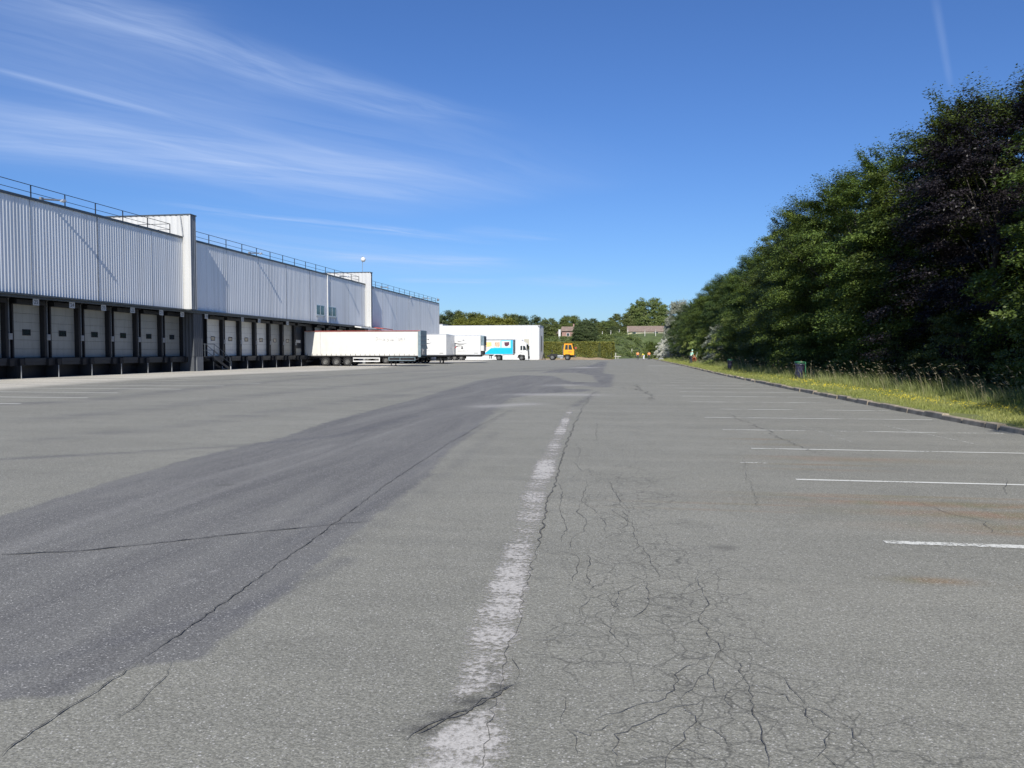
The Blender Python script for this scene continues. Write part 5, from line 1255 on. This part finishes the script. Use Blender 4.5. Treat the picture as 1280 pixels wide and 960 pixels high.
house('bungalow', -.8, 9.6, 233, 241, 6.3, 7.75, 9.35, creamr, tilem, 'long low cream bungalow with brown tiled roof on top of the bank', wins=((1,6.6,1.2,.9),(7.5,6.6,1.2,.9)))
house('bungalow', 9.9, 13.2, 235, 241, 6.3, 7.9, 9.15, creamr, slatem, 'small cream house with dark slate roof right of the long bungalow')
house('brick_house', -18.9, -15.6, 214, 219, 4.9, 7.5, 8.6, brickm, tilem, 'small red brick house on the bank left of the dark round tree', chim=((-15.8,.35,.9),), wins=((-17.2,6.0,.8,.9),))
house('low_house', -29, -20.3, 222, 229, 5.2, 6.9, 7.5, tilem, tilem, 'low brown-roofed house at the left end of the bank')
t = empty('white_pillar', (-19.45,213,5.0), 0, 'tall white chimney-like pillar left of the red brick house', 'pillar')
MB().box(-.28,.28,-.28,.28,0,2.75).build('shaft', white_p, t); MB().box(-.33,.33,-.33,.33,2.752,2.85).build('cap', white_p, t)
fpx = [G(px_, 440.5+1) for px_ in ()]
for i, x in enumerate([-10.4+2.4*k for k in range(5)]+[4.0,7.0]):
    y = 222; z = bank_z(x,y)
    t = empty('fence_post', (x,y,z), 0, 'pale concrete fence post along the top of the bank', 'fence post', 'concrete fence posts on the bank')
    MB().box(-.08,.08,-.08,.08,0,1.75).build('shaft', postm, t); MB().box(-.08,.08,-.30,-.085,1.6,1.72).build('arm', postm, t)
# trees on and behind the bank
far = [('r1','round_tree',-11.6,201,3.3,.60,1.0,'dark round tree standing right of the red brick house'),
 ('rg','broadleaf_tree',-25.5,242,5.2,.66,1.0,'rounded tree rising just right of the white building roof'),
 ('r2','broadleaf_tree',-19.5,250,5.2,.80,.95,'brownish green tree behind the red brick house'),
 ('r1','broadleaf_tree',-13.0,252,5.2,.76,.9,'flat-topped dark tree behind the fence posts, left one'),
 ('r2','broadleaf_tree',-7.5,240,5.2,.66,.85,'mid green tree behind the fence posts, between two taller ones'),
 ('rg','broadleaf_tree',-3.2,246,5.2,.80,1.0,'bushy green tree touching the left side of the biggest tree'),
 ('r2','broadleaf_tree',-9.5,228,5.2,.44,.9,'small green tree close behind the fence posts'),
 ('r1','broadleaf_tree',-5.0,231,5.2,.42,.9,'small dark tree behind the fence next to the bungalow'),
 ('rg','lime_tree',6.0,262,5.2,1.34,1.0,'biggest round green tree behind the long bungalow'),
 ('rr','red_leaved_tree',-58.5,225,0,1.08,1.0,'dull dark red tree right of the end of the warehouse'),
 ('r2','broadleaf_tree',-64,232,0,1.12,1.0,'green tree against the end of the warehouse'),
 ('r1','broadleaf_tree',-51.5,222,0,1.28,1.0,'tall dark green tree above the left part of the white building'),
 ('r2','broadleaf_tree',-46.8,220,0,1.22,1.0,'second tall feathery tree above the white building'),
 ('ry','yellow_green_tree',-43.5,206,0,1.02,1.0,'yellow-green tree left of the others above the white roof'),
 ('ry','yellow_green_tree',-38.5,206,0,1.06,1.0,'yellow-green tree in the middle above the white roof'),
 ('ry','yellow_green_tree',-35.0,209,0,1.02,1.0,'yellow-green tree beside the dark trees above the white roof'),
 ('rg','broadleaf_tree',-33.0,214,0,1.14,1.0,'dark green tree above the middle of the white roof'),
 ('r1','broadleaf_tree',-28.2,212,0,1.10,1.0,'dark green tree above the right part of the white roof'),
 ('rg','broadleaf_tree',-24.0,214,0,.86,1.0,'lower dark tree sloping down to the right end of the white roof'),
 ('r2','broadleaf_tree',24,230,3,1.0,1.0,'green tree beyond the far end of the verge'),('r1','broadleaf_tree',33,215,1,1.2,1.0,'dark tree far beyond the verge trees')]
for k, nm, x, y, z, s, sz, lab in far: plant(nm, k, x, y, z, s, x, lab, sz=sz)
rgf = random.Random(77)
for i in range(34):
    x = -150+i*9.5
    plant('distant_tree', ('r1','r2','rg')[i % 3], x, 300+rgf.uniform(-20,30), 2, rgf.uniform(.7,.95), i, 'distant green tree in the line along the horizon', 'tree', 'distant trees along the horizon', .9)

# ------------------------------------------------------------------ bins
def bin_(loc, rz, label, tilt=.0, s=1.0):
    t = empty('litter_bin', (*loc, .13), rz, label, 'litter bin'); t.scale = (s,s,s)
    m = MB(); n = 18
    for i in range(n):
        a = 2*math.pi*i/n; b = 2*math.pi*(i+1)/n
        m.cyl((.22*math.cos(a),.22*math.sin(a),.86),(.22*math.cos(b),.22*math.sin(b),.86),.018,n=6)
    m.build('bag_ring', binm, t)
    MB().cyl((0,0,.93),(0,0,.97),.27,.25,n=20).cyl((0,0,.972),(0,0,.985),.20,.12,n=16).build('lid', binm, t)
    MB().cyl((.31,0,0),(.31,0,.94),.028,n=10).cyl((.22,0,.86),(.31,0,.86),.018,n=6).cyl((.31,0,.94),(.2,0,.95),.018,n=6).cyl((.40,0,.02),(.31,0,.5),.02,n=6).box(.24,.42,-.08,.08,0,.02).build('post', binm, t)
    V = []; k = 22; rg = random.Random(3)
    prof = [(.03,.02),(.15,.03),(.20,.14),(.215,.3),(.20,.5),(.205,.68),(.215,.84),(.235,.87),(.24,.80)]
    for (r, z) in prof:
        for i in range(k):
            a = 2*math.pi*i/k; rr_ = r*(1+.09*math.sin(a*5+z*4)+.05*math.sin(a*9+z*11)); V.append((rr_*math.cos(a), rr_*math.sin(a), z))
    m = MB(); m.add(V, [(j*k+i, j*k+(i+1)%k, (j+1)*k+(i+1)%k, (j+1)*k+i) for j in range(len(prof)-1) for i in range(k)]+[tuple(range(k))[::-1]])
    m.build('bin_bag', bagm, t, smooth=True)
    return t
bin_((8.72,41.9), .2, 'green litter bin with dark bag standing by the yellow flowers, nearest of the bins')
bin_((8.15,65.6), .8, 'green litter bin with dark bag further along the verge, in front of the pale bushes', s=.9)
st_ = empty('rubble_stone', (5.75,150,.1), .4, 'pale stone lying on the far kerb edge', 'stone')
MB().prism([(-.5,0),(-.45,.2),(-.1,.42),(.3,.36),(.55,.1),(.5,0)], 'y', -.3, .3).build('stone', conc_p, st_, bevel=.06)

# ------------------------------------------------------------------ people
def person(loc, rz, label, J, top, legs, hair=hairm, vest=None, cap=None):
    """J: joints (x right, y forward, z up). One skinned body; clothes are shells over the same bones."""
    t = empty('person', loc, rz, label, 'person')
    def skin(name, chain_r, edges, mat, parent):
        names = list(chain_r); V = [J[k] if isinstance(k, str) else k for k in names]
        me = bpy.data.meshes.new(name); me.from_pydata(V, [(names.index(a), names.index(b)) for a, b in edges], [])
        me.materials.append(mat); o = link(name, me, None, parent)
        md = o.modifiers.new('skin', 'SKIN'); md.use_smooth_shade = True
        if not me.skin_vertices: me.skin_vertices.new()
        for i, k in enumerate(names):
            r = chain_r[k]; me.skin_vertices[0].data[i].radius = (r, r) if not isinstance(r, tuple) else r
        me.skin_vertices[0].data[0].use_root = True
        sb = o.modifiers.new('sub', 'SUBSURF'); sb.levels = 1; sb.render_levels = 2
        return o
    R = dict(pelvis=(.135,.10), waist=(.125,.095), chest=(.155,.11), neck=.05, chin=.058, head=(.078,.095), crownp=.06)
    E_ = [('pelvis','waist'),('waist','chest'),('chest','neck'),('neck','chin'),('chin','head'),('head','crownp')]
    for s in 'lr':
        R.update({s+'sh':.062, s+'el':.044, s+'wr':.030, s+'pa':.036, s+'hip':.085, s+'kn':.060, s+'an':.042, s+'to':.038})
        E_ += [('chest',s+'sh'),(s+'sh',s+'el'),(s+'el',s+'wr'),(s+'wr',s+'pa'),('pelvis',s+'hip'),(s+'hip',s+'kn'),(s+'kn',s+'an'),(s+'an',s+'to')]
        w = Vector(J[s+'wr']); p = Vector(J[s+'pa']); d = (p-w).normalized(); sd2 = d.cross(Vector((0,1,.3))).normalized()
        for k, (o_, L) in enumerate(((-.030,.072),(-.010,.080),(.010,.076),(.030,.060))):
            a = p+sd2*o_+d*.02; b = a+d*L*.5; c = b+d*L*.4+Vector((0,.02,0))
            J[s+'f%da' % k] = tuple(b); J[s+'f%db' % k] = tuple(c); R[s+'f%da' % k] = .010; R[s+'f%db' % k] = .008
            E_ += [(s+'pa', s+'f%da' % k), (s+'f%da' % k, s+'f%db' % k)]
        th = w.lerp(p,.4)+sd2*-.045+d*.03; J[s+'th'] = tuple(th); R[s+'th'] = .011; E_.append((s+'wr', s+'th'))
    b = skin('body', R, E_, skinm, t)
    hd = Vector(J['head']); fw = Vector(J['face']).normalized(); rt = fw.cross(Vector((0,0,1))).normalized()
    MB().ball(tuple(hd+fw*.085-Vector((0,0,.02))), .016, 8).build('nose', skinm, b)
    for s in (-1,1): MB().ball(tuple(hd+fw*.078+rt*.032*s+Vector((0,0,.015))), .012, 8).build('eye', darkink, b); MB().ball(tuple(hd+rt*.082*s-Vector((0,0,.01))), .022, 8, 1.4).build('ear', skinm, b)
    MB().ball(tuple(hd+Vector((0,0,.035))-fw*.02), .108, 12, .95).build('hair' if cap is None else 'cap', hair if cap is None else cap, t, smooth=True)
    tr = dict(pelvis=(.15,.115), waist=(.142,.11), chest=(.172,.125)); te = [('pelvis','waist'),('waist','chest')]
    for s in 'lr': tr.update({s+'sh':.078, s+'el':.055}); te += [('chest',s+'sh'),(s+'sh',s+'el')]
    skin('shirt', tr, te, top, t)
    if vest: skin('vest', dict(pelvis=(.165,.13), waist=(.16,.127), chest=(.19,.14), lsh=.08, rsh=.08), [('pelvis','waist'),('waist','chest'),('chest','lsh'),('chest','rsh')], vest, t)
    lr = dict(pelvis=(.148,.112)); le = []
    for s in 'lr': lr.update({s+'hip':.10, s+'kn':.075, s+'an':.058}); le += [('pelvis',s+'hip'),(s+'hip',s+'kn'),(s+'kn',s+'an')]
    skin('trousers', lr, le, legs, t)
    for s in 'lr':
        a = Vector(J[s+'an']); c = Vector(J[s+'to']); MB().cyl(tuple(a-Vector((0,0,.03))), tuple(c), .055, .045, n=10).build('shoe', chassis, t)
    return t
def stand(lean=0, step=.0, armf=.1):
    z = lambda v: v
    J = dict(pelvis=(0,0,.95), waist=(0,.02+lean*.2,1.12), chest=(0,.03+lean*.6,1.36), neck=(0,.04+lean*.8,1.50), chin=(0,.06+lean,1.56), head=(0,.06+lean,1.64), crownp=(0,.05+lean,1.72), face=(0,1,-.2))
    for s, sx in (('l',-1),('r',1)):
        J[s+'sh'] = (sx*.19,.02+lean*.6,1.42); J[s+'el'] = (sx*.25,.0+armf*.4+lean*.5,1.14); J[s+'wr'] = (sx*.24,armf+lean*.6,.92); J[s+'pa'] = (sx*.24,armf*1.15+lean*.6,.86)
        f = step*sx
        J[s+'hip'] = (sx*.10,0,.90); J[s+'kn'] = (sx*.11,f*.5+.03,.50); J[s+'an'] = (sx*.12,f,.09); J[s+'to'] = (sx*.13,f+.17,.04)
    return J
def bend():
    J = stand(); J.update(waist=(0,.12,1.08), chest=(0,.36,1.22), neck=(0,.50,1.24), chin=(0,.57,1.21), head=(0,.62,1.18), crownp=(0,.68,1.15), face=(0,.7,-.7))
    for s, sx in (('l',-1),('r',1)): J[s+'sh'] = (sx*.18,.42,1.20); J[s+'el'] = (sx*.22,.48,.94); J[s+'wr'] = (sx*.18,.55,.72); J[s+'pa'] = (sx*.17,.57,.65)
    return J
def crouch():
    J = stand(); J.update(pelvis=(0,-.18,.34), waist=(0,-.12,.50), chest=(0,.02,.70), neck=(0,.08,.82), chin=(0,.12,.87), head=(0,.13,.94), crownp=(0,.12,1.01), face=(0,1,-.3))
    for s, sx in (('l',-1),('r',1)):
        J[s+'sh'] = (sx*.18,.04,.75); J[s+'el'] = (sx*.25,.20,.55); J[s+'wr'] = (sx*.20,.36,.66); J[s+'pa'] = (sx*.19,.40,.71)
        J[s+'hip'] = (sx*.11,-.12,.34); J[s+'kn'] = (sx*.16,.26,.46); J[s+'an'] = (sx*.15,.02,.09); J[s+'to'] = (sx*.16,.2,.04)
    return J
person((1.5,163,0), math.pi, 'person in orange hi-vis vest and dark trousers standing alone, left of the far group', stand(0,.1), vest_o, cl_dark, vest=vest_o)
person((2.72,160.5,0), 2.2, 'person in yellow hi-vis vest and whitish trousers leaning forward in the far group', bend(), vest_y, cl_white, vest=vest_y)
person((3.85,164,0), 2.9, 'person in orange hi-vis vest and dark trousers at the kerb, right of the yellow-vested one', stand(0,-.12,.2), vest_o, cl_dark, vest=vest_o)
person((7.45,98.3,.12), -1.2, 'person in mint green top and dark trousers standing on the verge with head lowered', stand(.16,.06,.25), cl_mint, cl_dark, cap=cl_mint)
person((8.35,103.5,.13), .5, 'person in orange-red clothes crouching on the verge', crouch(), cl_red, cl_red, cap=cl_red)
t = empty('litter_picker', (8.62,103.9,.15), 0, 'white stick held up by the crouching orange-red person', 'stick')
MB().cyl((-.12,0,.60),(.06,0,1.32),.022,n=8).build('shaft', white_p, t); MB().box(.03,.09,-.03,.03,1.30,1.42).build('grip', cl_white, t)
